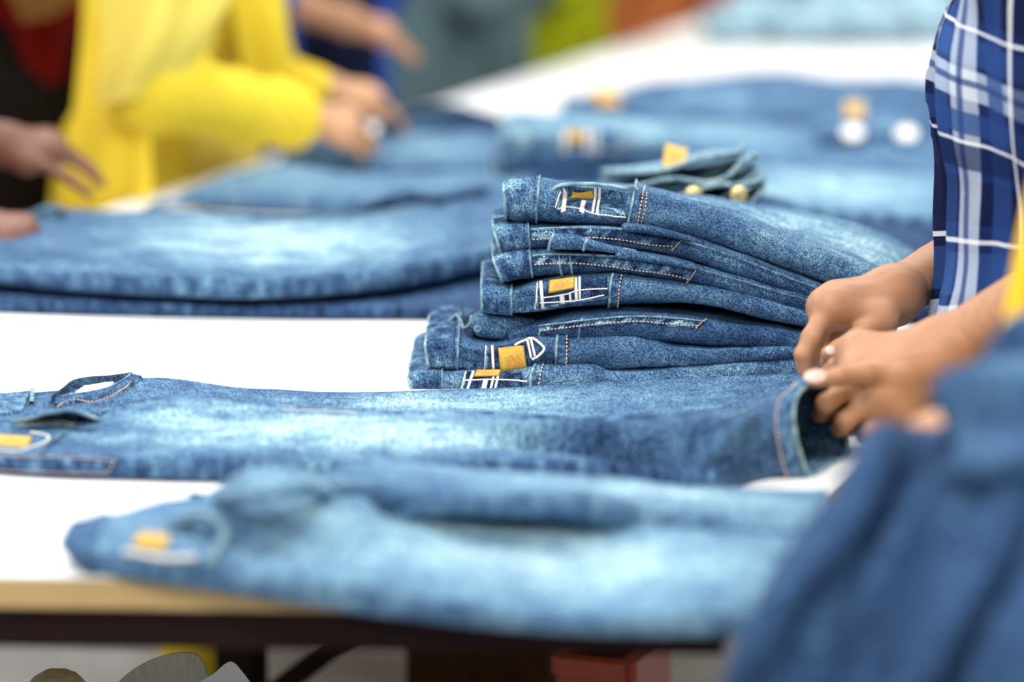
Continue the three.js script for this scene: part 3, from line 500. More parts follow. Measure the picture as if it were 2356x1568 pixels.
{ // fourth
  const S = folded({ label: 'fourth pair from the top of the stack, ochre label and white squared trim', tilt: [-0.005, 0.01], seed: 52.6, base: 0.5, cols: [[1107, 664, 718], [1125, 660, 722], [1180, 673, 724], [1250, 655, 720], [1330, 634, 714], [1410, 634, 708], [1500, 643, 703], [1590, 655, 702], [1670, 670, 714], [1750, 690, 736], [1850, 712, 756], [1960, 732, 772]] });
  S.leg.pit(1212, 695, 22, 30, 0.007); S.leg.pit(1330, 712, 60, 12, 0.006);
  S.finish(); waist(S, 1110, 1178, 0.42);
  pocketEdge(S, [[1410, 634], [1404, 660], [1400, 702]], [[1434, 636], [1428, 665], [1424, 704]], 0.42);
  coinPocket(S, [[1228, 706], [1398, 684], [1396, 640], [1236, 652]], [[1262, 676], [1322, 664], [1324, 642], [1266, 652]], [[[1248, 704], [1246, 652], 0.002], [[1294, 694], [1292, 676], 0.003], [[1312, 690], [1311, 672], 0.0014], [[1326, 688], [1325, 642], 0.002], [[1334, 686], [1334, 640], 0.0014]], [[[1242, 694], [1320, 688], [1392, 676]], [[1250, 684], [1300, 676], [1330, 668], [1396, 664]], [[1230, 704], [1238, 656]]]);
}
{ // fifth: narrow side seam
  const S = folded({ label: 'third pair from the top of the stack, long stitched side seam', tilt: [-0.01, 0.018], seed: 60.8, base: 0.4, cols: [[1144, 594, 652], [1160, 584, 650], [1225, 575, 640], [1340, 582, 634], [1415, 580, 630], [1550, 594, 650], [1600, 612, 654], [1710, 640, 680], [1800, 668, 706], [1900, 695, 728], [1980, 715, 745]] });
  S.finish(); waist(S, 1146, 1222, 0.42);
  seamSide(S, [[1226, 590], [1330, 588], [1420, 591], [1560, 607], [1600, 620]], [[1228, 612], [1330, 610], [1420, 617], [1540, 634], [1582, 642]], [[1600, 622], [1580, 644]]);
  mesh('seam_cord', tint(welt(S.leg, pts(S.leg, [[1286, 588], [1288, 610], [1294, 630]]), 0.0015, 0.003), 0.8), M.cord, S.o); mesh('seam_cord', tint(welt(S.leg, pts(S.leg, [[1310, 586], [1314, 610], [1318, 630]]), 0.0013, 0.003), 0.76), M.cord, S.o);
  longSeam(S, [[1600, 618], [1700, 645], [1800, 675], [1900, 703]]);
  const tab = new Leg({ near: [D(1416, 586, 3.706), D(1500, 597, 3.706), D(1600, 616, 3.706)], far: [D(1416, 578, 3.73), D(1500, 588, 3.73), D(1600, 608, 3.73)], t: [0.010, 0.009, 0.007], round0: 0.005, round1: 0.01 });
  mesh('pocket_flap', tab.geometry(40, 8, 4, wash(3.3, { base: 0.5, thigh: 0, mott: 0.4, seam: 0 })), M.denim, S.o);
}
{ // sixth: side seam with a folded tab
  const S = folded({ label: 'second pair from the top of the stack, side seam and loose tab', tilt: [-0.02, 0.024], seed: 71.4, base: 0.4, cols: [[1142, 524, 582], [1160, 517, 580], [1225, 516, 574], [1340, 520, 572], [1450, 528, 576], [1570, 542, 598], [1700, 586, 640], [1800, 626, 672], [1900, 662, 702], [1990, 692, 728]] });
  S.finish(); waist(S, 1144, 1218, 0.4);
  seamSide(S, [[1222, 530], [1330, 526], [1430, 530], [1530, 543], [1572, 549]], [[1224, 554], [1330, 550], [1430, 556], [1500, 566], [1546, 570]], [[1572, 551], [1546, 572]]);
  longSeam(S, [[1500, 540], [1600, 562], [1700, 596], [1800, 634], [1900, 670]]);
  const tab = new Leg({ near: [D(1266, 556, 3.70), D(1300, 558, 3.70), D(1345, 562, 3.70), D(1400, 572, 3.705), D(1470, 583, 3.71)], far: [D(1266, 554, 3.74), D(1300, 552, 3.74), D(1345, 556, 3.74), D(1400, 567, 3.74), D(1470, 578, 3.74)], t: [0.020, 0.019, 0.015, 0.009, 0.006], round0: 0.004, round1: 0.01, wr: wrinkle(8.2, 0.002, 0.001) });
  const tm = mesh('fly_tab', tab.geometry(60, 8, 6, wash(13.3, { base: 0.42, thigh: 0, mott: 0.36, seam: 0 })), M.denim, S.o);
  for (const e of [[D(1262, 575, 3.697), D(1267, 553, 3.692), D(1274, 538, 3.70)], [D(1342, 576, 3.697), D(1347, 560, 3.692), D(1352, 549, 3.70)]]) mesh('tab_edge', tint(cord(e, 0.002), 0.85), M.cord, tm);
  const tab2 = new Leg({ near: [D(1430, 524, 3.706), D(1500, 532, 3.706), D(1590, 552, 3.706)], far: [D(1430, 518, 3.73), D(1500, 526, 3.73), D(1590, 548, 3.73)], t: [0.009, 0.009, 0.006], round0: 0.005, round1: 0.01 });
  mesh('pocket_flap', tab2.geometry(40, 8, 4, wash(6.3, { base: 0.5, thigh: 0, mott: 0.4, seam: 0 })), M.denim, S.o);
}
{ // top pair with its gaping pocket
  const S = folded({ label: 'top pair of the tall stack, gaping pocket showing a small label', seed: 83.1, base: 0.52, cols: [[1160, 430, 500], [1185, 416, 506], [1240, 414, 510], [1300, 420, 514], [1430, 428, 521], [1500, 440, 530], [1600, 468, 548], [1700, 506, 580], [1800, 550, 618], [1900, 592, 654], [2000, 636, 692], [2110, 680, 720]],
    far: [[1165, 424, 3.97], [1190, 415, 3.97], [1245, 415, 3.97], [1310, 424, 3.97], [1440, 430, 3.97], [1510, 437, 3.98], [1610, 446, 4.0], [1710, 462, 4.02], [1830, 478, 4.04], [1950, 502, 4.04], [2060, 546, 4.02], [2140, 598, 3.99]],
    shade: (u, d, f, s) => wash(83.1, { base: 0.5, thigh: 0.42, at: 0.75, span: 0.38, mott: 0.22, seam: 0 })(u, d, f, s) + 0.22 * bump(d, 0.085 - 0.05 * u, 0.006) * sst(0.35, 0.5, u) + 0.18 * bump(d, 0.12 - 0.06 * u, 0.004) * sst(0.45, 0.6, u) });
  S.leg.pit(1362, 462, 84, 34, 0.017);
  S.finish(240); waist(S, 1162, 1238, 0.5);
  coinPocket(S, [[1280, 482], [1440, 494], [1428, 446], [1288, 440]], [[1308, 460], [1368, 460], [1362, 446], [1318, 446]], [[[1296, 484], [1300, 442], 0.003], [[1338, 484], [1344, 464], 0.003], [[1364, 486], [1370, 440], 0.0016], [[1374, 487], [1380, 438], 0.0016]], [[[1284, 478], [1360, 486], [1440, 496]], [[1278, 476], [1290, 442]]], 0.5);
  pocketEdge(S, [[1462, 434], [1456, 462], [1442, 518]], [[1486, 440], [1480, 470], [1468, 524]], 0.5, 0.002);
  const rim = [[1262, 452], [1280, 430], [1310, 424], [1370, 424], [1420, 430], [1440, 434], [1458, 428], [1466, 436]].map(([x, y]) => D(x, y, 3.725));
  mesh('pocket_rim', tint(cord(rim, 0.0026, 8), 0.85), M.cord, S.o);
  mesh('stitching', stitches(S.leg, pts(S.leg, [[1488, 444], [1484, 480], [1470, 524]]), 0.0012, 0.005, 0.004, 0.001), M.threadTan, S.o, { kind: 'stuff' });
}
// ---- a plain builder for the other pairs: legs given by their near and far edges, optional waist, label and buttons
function pair(text, legs, group = JG, name = 'jeans') {
  const first = legs[0], p = first.near[0].clone().lerp(first.far[first.far.length - 1], 0.5);
  const o = thing(name, text, 'jeans', group, [p.x, TOP, p.z]);
  const built = legs.map((l) => { const leg = new Leg({ floor: FL, ...l }); (l.pits0 || []).forEach((q) => leg.pit(...q)); mesh(l.part || 'leg', leg.geometry(l.ns || 150, l.kc || 8, l.kf || 20, l.shade), M.denim, o); return leg; });
  return { o, legs: built };
}
const onTable = (list, h) => list.map(([x, y, hh]) => H(x, y, hh ?? h));
const same = (n, v) => Array.from({ length: n }, () => v);
const band = (S, i, s0, s1, f) => { const leg = S.legs[i], pos = [], uv = [], col = [], idx = [], n = 14, m = 48, c3 = [0, 0, 0]; for (let a = 0; a <= n; a++) for (let j = 0; j <= m; j++) { const s = lerp(s0, s1, a / n), fr = leg.frame(s), d = lerp(-fr.P / 2, fr.P / 2, j / m), p = leg.at(s, d, a === n || a === 0 ? -0.0005 : 0.003); pos.push(p.x, p.y, p.z); uv.push(s, d); dye(f + 0.35 * fbm(s * 30, d * 30, f * 40, 3), c3); col.push(...c3); } for (let a = 0; a < n; a++) for (let j = 0; j < m; j++) { const q = a * (m + 1) + j, b = q + m + 1; idx.push(q, q + 1, b, q + 1, b + 1, b); } const g = new THREE.BufferGeometry(); g.setAttribute('position', new THREE.Float32BufferAttribute(pos, 3)); g.setAttribute('uv', new THREE.Float32BufferAttribute(uv, 2)); g.setAttribute('color', new THREE.Float32BufferAttribute(col, 3)); g.setIndex(idx); g.computeVertexNormals(); return mesh('waistband', g, M.denim, S.o); };

// ---- the blurred pair at the near edge of the table
{
  const S = pair('jeans lying nearest the plywood edge, leg drooping over it, waist at the left', [
    { near: [H(136, 1254, 0.018), H(195, 1292, 0.014), H(330, 1312, 0.014), D(480, 1330, 2.86), D(720, 1366, 2.815), D(1000, 1404, 2.79), D(1250, 1428, 2.765), D(1450, 1438, 2.75), D(1640, 1440, 2.735), D(1900, 1440, 2.72)],
      far: [H(146, 1240, 0.02), H(240, 1212, 0.03), H(380, 1180, 0.034), H(540, 1168, 0.034), H(760, 1170, 0.03), H(960, 1176, 0.026), H(1180, 1190, 0.024), H(1400, 1214, 0.028), H(1650, 1250, 0.034), H(1900, 1260, 0.034)],
      t: [0.022, 0.034, 0.04, 0.04, 0.036, 0.034, 0.034, 0.034, 0.034, 0.034], round0: 0.02, floor: null, ns: 240, kc: 10, kf: 40, wr: (s, d, f) => wrinkle(31.1, 0.012, 0.002, 5, 8)(s, d, f) * sst(0, 0.03, d),
      shade: wash(30.2, { base: 0.62, thigh: 0.4, at: 0.62, span: 0.42, mott: 0.16, seam: 0.2 }), pits0: [[455, 1222, 60, 30, 0.022]] },
    { near: [H(560, 1172, 0.03), H(760, 1152, 0.03), H(930, 1160, 0.06), H(1100, 1152, 0.072), H(1300, 1166, 0.066), H(1500, 1200, 0.045), H(1700, 1240, 0.025), H(1900, 1262, 0.02)],
      far: [H(560, 1120, 0.04), H(700, 1108, 0.04), H(900, 1098, 0.045), H(1100, 1112, 0.045), H(1300, 1120, 0.04), H(1500, 1135, 0.026), H(1700, 1140, 0.022), H(1900, 1145, 0.02)],
      t: [0.03, 0.034, 0.036, 0.03, 0.028, 0.03, 0.032, 0.03], round0: 0.02, floor: null, ns: 180, wr: wrinkle(37.9, 0.007, 0.002, 6, 10), shade: wash(34.2, { base: 0.6, thigh: 0.3, at: 0.7, span: 0.4, mott: 0.18, seam: 0.2 }), pits0: [[915, 1178, 40, 24, 0.016]] }]);
  band(S, 0, 0.012, 0.05, 0.4);
  const L0 = S.legs[0];
  const lab = patch(L0, pts(L0, [[305, 1258], [378, 1268], [392, 1240], [322, 1232]]), 10, 6, 0.004, null, true); lab.deleteAttribute('color'); mesh('leather_label', lab, M.leather, S.o, { label: 'stamped ochre leather label' });
  mesh('pocket_trim', stitches(L0, pts(L0, [[285, 1270], [380, 1285], [450, 1284]]), 0.003, 0.005, 0.006, 0.003), M.threadWhite, S.o, { kind: 'stuff' });
  mesh('pocket_rim', tint(welt(L0, pts(L0, [[395, 1215], [430, 1195], [480, 1195], [512, 1220], [508, 1262], [480, 1300]]), 0.005, 0.003), 0.78), M.cord, S.o);
  // back of the waistband standing up behind
  const up = new Leg({ near: [H(470, 1152, 0.04), H(540, 1152, 0.075), H(620, 1140, 0.09), H(690, 1132, 0.085), H(760, 1146, 0.05)], far: [H(520, 1120, 0.05), H(560, 1096, 0.085), H(620, 1076, 0.095), H(680, 1078, 0.09), H(745, 1118, 0.06)], t: [0.008, 0.01, 0.012, 0.012, 0.008], wr: wrinkle(1.4, 0.004, 0.001) });
  mesh('waistband', up.geometry(70, 6, 14, wash(3.9, { base: 0.72, thigh: 0, mott: 0.34, seam: 0.3 })), M.denim, S.o);
  mesh('belt_loop', tint(cord([H(690, 1140, 0.05), H(720, 1150, 0.04), H(768, 1142, 0.03)], 0.005, 8), 0.85), M.cord, S.o);
  mesh('zip_tab', tint(cord([H(436, 1138, 0.03), H(470, 1143, 0.028), H(520, 1152, 0.026)], 0.004, 6), 0.25), M.cord, S.o);
}
// ---- long faded pair at the left behind the white gap
{
  const S = pair('long faded jeans lying leg on leg at the left, reaching behind the stack', [
    { near: onTable([[-120, 702], [0, 708], [300, 716], [600, 722], [850, 724], [1040, 724], [1230, 720]], 0.008), far: onTable([[-120, 560], [0, 555], [300, 545], [600, 545], [850, 540], [1040, 520], [1230, 500]], 0.008), t: same(7, 0.018), shade: wash(44, { base: 0.3, thigh: 0.1, mott: 0.14, seam: 0.4, seamW: 0.02 }), wr: wrinkle(14.1, 0.003, 0.001) },
    { near: onTable([[-120, 628], [0, 636], [200, 650], [420, 660], [600, 664], [800, 654], [950, 636], [1100, 604], [1220, 570]], 0.044), far: onTable([[-120, 545], [0, 530], [110, 500], [250, 505], [420, 508], [620, 516], [800, 514], [1000, 484], [1220, 450]], 0.04), t: [0.03, 0.03, 0.034, 0.034, 0.034, 0.034, 0.036, 0.036, 0.03], floor: null, ns: 220, kf: 30, wr: (s, d, f) => wrinkle(18.3, 0.008, 0.0015, 5, 8)(s, d, f) * sst(-0.01, 0.02, d), shade: wash(47.3, { base: 0.5, thigh: 0.6, at: 0.5, span: 0.34, mott: 0.2, seam: 0.34, seamW: 0.02 }) }]);
  const L = S.legs[1];
  mesh('inseam', tint(welt(L, [0.1, 0.3, 0.5, 0.7, 0.85].map((u) => { const f = L.frame(u * L.L); return [u * L.L, f.P / 2 - f.t * 0.9 - 0.02]; }), 0.003, 0.001, 40), 0.72), M.cord, S.o);
  mesh('hem_edge', tint(cord([H(60, 505, 0.055), H(95, 485, 0.07), H(125, 478, 0.078), H(150, 490, 0.06)], 0.006, 8), 0.7), M.cord, S.o);
  const fold = new Leg({ near: onTable([[780, 500], [900, 480], [1000, 462], [1120, 448]], 0.05), far: onTable([[860, 470], [940, 436], [990, 455], [1120, 435]], 0.07), t: same(4, 0.012), wr: wrinkle(2.1, 0.004) });
  mesh('seat_fold', fold.geometry(50, 6, 10, wash(8.4, { base: 0.3, thigh: 0, mott: 0.2, seam: 0.2 })), M.denim, S.o);
}
pair('pale blue jeans leg jutting from beneath the yellow tunic', [
  { near: onTable([[330, 482], [480, 462], [600, 466], [780, 472], [930, 462], [1080, 446], [1230, 440]], 0.02), far: onTable([[360, 470], [450, 440], [560, 412], [650, 396], [800, 420], [950, 418], [1230, 405]], 0.03), t: [0.016, 0.03, 0.036, 0.04, 0.034, 0.034, 0.03], round0: 0.03, wr: wrinkle(22.2, 0.005, 0.001), shade: wash(51, { base: 0.62, thigh: 0.1, mott: 0.14, seam: 0.2 }) }]);
pair('mid-blue jeans laid flat just below the two hands of the yellow-clad person', [
  { near: onTable([[645, 384], [780, 380], [900, 388], [1050, 398], [1230, 410]], 0.016), far: onTable([[655, 346], [800, 328], [920, 322], [1060, 318], [1230, 312]], 0.026), t: same(5, 0.028), round0: 0.02, wr: wrinkle(25.2, 0.005, 0.001), shade: wash(54, { base: 0.52, thigh: 0.22, at: 0.6, mott: 0.16, seam: 0.25 }) }]);
{
  const S = pair('dark blue jeans held by the yellow-clad person, crumpled waist toward the white table', [
    { near: onTable([[868, 312], [930, 308], [1000, 306], [1090, 302], [1180, 296], [1320, 284]], 0.02), far: onTable([[890, 276], [940, 268], [1010, 262], [1085, 262], [1180, 274], [1320, 254]], 0.04), t: [0.03, 0.05, 0.05, 0.04, 0.024, 0.024], round0: 0.03, wr: wrinkle(28.2, 0.01, 0.003, 8, 12), shade: (u, d, f, s) => wash(57, { base: 0.36, thigh: 0, mott: 0.3, seam: 0.2 })(u, d, f, s) - 0.24 * sst(0.35, 0.5, u) + 0.25 * bump(u, 0.12, 0.14) }]);
  mesh('waistband', tint(cord([H(880, 306, 0.05), H(905, 280, 0.066), H(960, 262, 0.07), H(1040, 252, 0.066), H(1085, 262, 0.05)], 0.012, 8), 0.55), M.denim, S.o);
}
M.glintWhite = std({ color: rgb(0.9, 0.9, 0.88), roughness: 0.2 });  // white colour stands in for the glint of metal buttons
{ // far row, lying away from the stack
  const S = pair('dark blue jeans at the far end of the jeans field, beside the bare white table', [
    { near: onTable([[1290, 292], [1450, 296], [1650, 306], [1850, 312], [2060, 312], [2300, 318]], 0.02), far: onTable([[1290, 258], [1400, 228], [1600, 204], [1760, 194], [1960, 202], [2300, 210]], 0.034), t: [0.03, 0.05, 0.06, 0.07, 0.05, 0.04], wr: wrinkle(35.5, 0.02, 0.004, 4, 8), shade: wash(61, { base: 0.42, thigh: 0.18, at: 0.4, mott: 0.3, seam: 0.2 }) }]);
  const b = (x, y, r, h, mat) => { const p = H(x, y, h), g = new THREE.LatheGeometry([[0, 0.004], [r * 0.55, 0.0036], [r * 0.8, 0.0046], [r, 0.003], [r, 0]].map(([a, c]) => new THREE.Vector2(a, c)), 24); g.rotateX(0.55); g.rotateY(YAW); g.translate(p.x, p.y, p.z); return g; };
  mesh('leather_label', (() => { const g = new THREE.PlaneGeometry(0.05, 0.05, 4, 4); g.rotateX(-1); g.rotateY(0.5 + YAW); const p = H(1395, 222, 0.075); g.translate(p.x, p.y, p.z); return g; })(), M.leather, S.o, { label: 'stamped ochre leather label' });
  const S2 = pair('jeans with two bright round buttons, opened flat beyond the wavy waistbands', [
    { near: onTable([[1380, 348], [1560, 356], [1740, 384], [1950, 404], [2120, 414], [2300, 424]], 0.02), far: onTable([[1380, 290], [1560, 296], [1740, 300], [1950, 306], [2120, 310], [2300, 314]], 0.03), t: same(6, 0.036), wr: wrinkle(39.5, 0.014, 0.003, 5, 8), shade: wash(64, { base: 0.52, thigh: 0.28, at: 0.3, span: 0.3, mott: 0.24, seam: 0.25 }) }]);
  for (const [x, y] of [[1962, 306], [2086, 308]]) mesh('button', b(x, y, 0.02, 0.065), M.glintWhite, S2.o, { label: 'bright white round button' });
  const fl = new Leg({ near: onTable([[1880, 318], [1960, 322], [2050, 318], [2130, 314]], 0.05), far: onTable([[1900, 262], [1975, 232], [2060, 262], [2140, 282]], 0.06), t: same(4, 0.022), wr: wrinkle(3.1, 0.012, 0.004, 9, 12) });
  mesh('fly_front', fl.geometry(50, 6, 12, wash(9.4, { base: 0.5, thigh: 0, mott: 0.5, seam: 0.2 })), M.denim, S2.o);
  mesh('leather_label', (() => { const g = new THREE.PlaneGeometry(0.035, 0.045, 4, 4); g.rotateX(-0.9); g.rotateY(YAW); const p = H(1966, 252, 0.085); g.translate(p.x, p.y, p.z); return g; })(), M.leather, S2.o, { label: 'stamped ochre leather label' });
  pair('pale washed jeans in front of the plaid shirt, dark rungs along its seam', [
    { near: onTable([[1640, 486], [1760, 494], [1900, 502], [2050, 512], [2180, 520], [2330, 532]], 0.03), far: onTable([[1640, 395], [1760, 398], [1900, 404], [2050, 412], [2180, 420], [2330, 430]], 0.034), t: same(6, 0.034), wr: wrinkle(43.5, 0.008, 0.002, 5, 9), shade: (u, d, f, s) => wash(67, { base: 0.62, thigh: 0.34, at: 0.4, span: 0.5, mott: 0.18, seam: 0 })(u, d, f, s) - 0.3 * bump(Math.abs(d - 0.008), 0, 0.014) * sst(-0.1, 0.35, Math.sin(s * 150)) }]);
  pair('dark blue jeans in the shadow between the pale washed pair and the stack', [
    { near: onTable([[1560, 600], [1750, 600], [1950, 650], [2100, 724], [2330, 740]], 0.014), far: onTable([[1560, 520], [1750, 524], [1950, 528], [2150, 532], [2330, 536]], 0.014), t: same(5, 0.024), wr: wrinkle(48.5, 0.004, 0.001), shade: wash(70, { base: 0.2, thigh: 0, mott: 0.16, seam: 0.2 }) }]);  // dark dye and widened near edge stand in for the shadow here
  pair('plain blue jeans lying under the small folded stack and the wavy waistbands', [
    { near: onTable([[1120, 520], [1300, 516], [1480, 512], [1660, 508]], 0.014), far: onTable([[1130, 350], [1300, 340], [1480, 330], [1660, 320]], 0.014), t: same(4, 0.022), wr: wrinkle(58.5, 0.003, 0.001), shade: wash(73, { base: 0.5, thigh: 0.2, mott: 0.16, seam: 0.2 }) }]);
}
// ---- small folded stack behind the tall one
{
  const G2 = 'folded jeans in the small stack behind';
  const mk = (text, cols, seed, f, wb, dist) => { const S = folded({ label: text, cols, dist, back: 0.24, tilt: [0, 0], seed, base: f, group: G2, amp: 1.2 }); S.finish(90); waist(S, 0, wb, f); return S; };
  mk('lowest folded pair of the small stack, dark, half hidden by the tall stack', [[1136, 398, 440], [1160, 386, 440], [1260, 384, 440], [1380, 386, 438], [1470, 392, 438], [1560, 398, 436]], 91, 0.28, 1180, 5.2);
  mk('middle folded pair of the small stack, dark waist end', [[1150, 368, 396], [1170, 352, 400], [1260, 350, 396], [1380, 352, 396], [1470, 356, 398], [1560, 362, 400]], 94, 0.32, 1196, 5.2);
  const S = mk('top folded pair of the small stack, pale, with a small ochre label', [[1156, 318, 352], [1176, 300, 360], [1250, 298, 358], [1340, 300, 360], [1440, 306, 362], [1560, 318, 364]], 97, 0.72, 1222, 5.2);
  coinPocket(S, [[1290, 356], [1420, 358], [1416, 306], [1296, 302]], [[1304, 326], [1346, 326], [1344, 306], [1306, 304]], [[[1300, 356], [1300, 306], 0.004], [[1350, 356], [1352, 306], 0.004], [[1370, 356], [1372, 308], 0.003]], [[[1290, 340], [1360, 342], [1420, 344]]], 0.6);
  pocketEdge(S, [[1432, 306], [1428, 335], [1426, 358]], [[1450, 308], [1446, 335], [1444, 360]], 0.6);
}
// ---- wavy open waistbands on a pile right behind the tall stack
{
  const G3 = 'jeans on the pile with the wavy waistbands';
  const mk = (text, mouth, rear, t, seed, f, wave) => {
    // a flattened waist, open toward the viewer: mouth edge points left to right, rear edge the same
    const n = mouth.length, a = mouth.map(([x, y, d]) => D(x, y, d)), b = rear.map(([x, y, d]) => D(x, y, d));
    const o = thing('folded_jeans', text, 'jeans', G3, [a[0].x, Math.min(...a.map((p) => p.y)) - 0.01, a[0].z]);
    const ca = new THREE.CatmullRomCurve3(a), cb = new THREE.CatmullRomCurve3(b);
    const sheet = (lo, nm, ff) => { const pos = [], uv = [], col = [], idx = [], N = 60, K = 20, c3 = [0, 0, 0]; for (let i = 0; i <= N; i++) for (let j = 0; j <= K; j++) { const u = i / N, v = j / K, p = ca.getPoint(u).lerp(cb.getPoint(u), v); p.y += (lo ? -1 : 1) * t * (0.5 + 0.5 * Math.sin(u * Math.PI)) * (1 - 0.6 * v) * 0.5 + wave * Math.sin(u * 11 + seed + (lo ? 1.4 : 0)) * (1 - v * 0.7); pos.push(p.x, p.y, p.z); uv.push(u * 0.35, v * 0.2); dye(ff + 0.4 * fbm(u * 12, v * 6, seed, 3), c3); col.push(...c3); } for (let i = 0; i < N; i++) for (let j = 0; j < K; j++) { const q = i * (K + 1) + j, r = q + K + 1; idx.push(q, r, q + 1, q + 1, r, r + 1); } const g = new THREE.BufferGeometry(); g.setAttribute('position', new THREE.Float32BufferAttribute(pos, 3)); g.setAttribute('uv', new THREE.Float32BufferAttribute(uv, 2)); g.setAttribute('color', new THREE.Float32BufferAttribute(col, 3)); g.setIndex(idx); g.computeVertexNormals(); const m = mesh(nm, g, M.denim, o); const e = []; for (let i = 0; i <= 40; i++) { const k = Math.round(i / 40 * N) * (K + 1); e.push(V(pos[k * 3], pos[k * 3 + 1], pos[k * 3 + 2])); } mesh('waist_edge', tint(cord(e, 0.0036, 7), 0.86), M.cord, m); return pos; };
    sheet(false, 'back_panel', f); sheet(true, 'front_panel', f);
    return o;
  };
  const low = new Leg({ near: [D(1400, 500, 4.12), D(1550, 502, 4.12), D(1760, 510, 4.14), D(1840, 520, 4.16)], far: [D(1400, 470, 4.5), D(1550, 474, 4.5), D(1760, 484, 4.5), D(1840, 494, 4.5)], t: [0.05, 0.05, 0.05, 0.04], round0: 0.02, round1: 0.03, wr: wrinkle(77, 0.004) });
  const o0 = thing('folded_jeans', 'thick folded pair at the base of the wavy waistband pile', 'jeans', G3, [-1.0, 0.99, -4.1]); mesh('body', low.geometry(60, 10, 14, wash(77, { base: 0.4, thigh: 0, mott: 0.3, seam: 0.2 })), M.denim, o0);
  const low2 = new Leg({ near: [D(1400, 585, 4.12), D(1550, 587, 4.12), D(1760, 592, 4.14), D(1840, 600, 4.16)], far: [D(1400, 550, 4.5), D(1550, 552, 4.5), D(1760, 556, 4.5), D(1840, 562, 4.5)], t: [0.07, 0.07, 0.07, 0.06], round0: 0.02, round1: 0.03, floor: FL, wr: wrinkle(79, 0.004) });
  const o1 = thing('folded_jeans', 'folded pair at the very bottom behind the tall stack, hidden under the wavy waistbands', 'jeans', G3, [-1.0, 0.87, -4.1]); mesh('body', low2.geometry(60, 10, 14, wash(79, { base: 0.4, thigh: 0, mott: 0.3, seam: 0.2 })), M.denim, o1);
  mk('lowest of the wavy open waistbands, dark gap and brass button inside', [[1500, 462, 4.16], [1590, 462, 4.14], [1680, 456, 4.13], [1750, 424, 4.16], [1760, 410, 4.2]], [[1480, 452, 4.42], [1570, 448, 4.42], [1660, 440, 4.42], [1740, 414, 4.42], [1760, 402, 4.42]], 0.03, 3.3, 0.7, 0.006);
  const om = mk('middle wavy open waistband with a brass button', [[1440, 440, 4.2], [1540, 446, 4.17], [1640, 438, 4.15], [1715, 400, 4.16], [1740, 370, 4.2]], [[1420, 428, 4.45], [1520, 428, 4.45], [1620, 418, 4.45], [1700, 384, 4.45], [1735, 360, 4.45]], 0.034, 5.1, 0.78, 0.006);
  const ot = mk('topmost wavy open waistband carrying an ochre label', [[1390, 420, 4.24], [1450, 412, 4.22], [1560, 412, 4.19], [1640, 396, 4.17], [1690, 366, 4.18], [1708, 352, 4.2]], [[1380, 398, 4.46], [1450, 390, 4.46], [1550, 378, 4.46], [1630, 362, 4.46], [1690, 350, 4.46], [1712, 344, 4.46]], 0.036, 8.2, 0.9, 0.006);
  mesh('leather_label', (() => { const g = new THREE.PlaneGeometry(0.032, 0.05, 4, 6); g.rotateX(-1.0); g.rotateZ(-0.25); g.rotateY(YAW); const p = D(1553, 384, 4.3); g.translate(p.x, p.y + 0.014, p.z); return g; })(), M.leather, ot, { label: 'stamped ochre leather label' });
  const but = (x, y, d, o) => { const g = new THREE.SphereGeometry(0.012, 16, 10); g.scale(1, 1, 0.5); g.rotateY(YAW); const p = D(x, y, d); g.translate(p.x, p.y, p.z); mesh('button', g, M.brassPale, o, { label: 'pale brass button' }); };
  M.brassPale = std({ color: rgb(0.72, 0.6, 0.3), metalness: 0.6, roughness: 0.35 });
  but(1596, 447, 4.12, om); but(1700, 447, 4.1, scene.getObjectByName(om.name) && o0);
}
// ---- pale folded pairs far down the table
{
  const G4 = 'pale folded jeans far down the table', rr = rng(77);
  const spots = [[1640, 104, 'at the left front'], [1800, 108, 'front, second from the left'], [1960, 106, 'front, third from the left'], [2110, 104, 'front, nearest the plaid shirt'], [1700, 62, 'in the second row at the left'], [1880, 58, 'in the second row, middle'], [2060, 60, 'in the second row at the right'], [1730, 26, 'in the back row at the left'], [1930, 22, 'in the back row, middle'], [2110, 22, 'in the back row at the right']];
  spots.forEach(([x, y, where], i) => {
    const c = H(x, y), w = 0.15 + 0.05 * rr(), t = 0.07 + 0.03 * rr(), dz = 0.3;
    const near = [], far = []; for (let k = 0; k < 4; k++) { const q = c.clone().addScaledVector(RT, (k / 3 - 0.1) * w); q.y = TOP + t / 2; near.push(q); far.push(q.clone().addScaledVector(BACK, dz)); }
    const leg = new Leg({ near, far, t: [t, t * 1.05, t, t * 0.85], round0: 0.02, round1: 0.03, floor: FL, wr: wrinkle(100 + i, 0.01, 0.004, 9, 16) });
    const o = thing('folded_jeans', 'pale washed folded jeans far down the table, ' + where, 'jeans', G4, [c.x, TOP, c.z]);
    mesh('body', leg.geometry(40, 8, 12, wash(100 + i, { base: i > 6 ? 0.7 : 1.02, thigh: 0, mott: 0.34, seam: 0 })), M.denim, o);
    const fold = []; for (let k = 0; k <= 12; k++) { fold.push(leg.at(leg.L * k / 12, 0.004, 0.0005)); } mesh('fold_line', tint(cord(fold, 0.004, 6), 0.35), M.cord, o);
  });
}
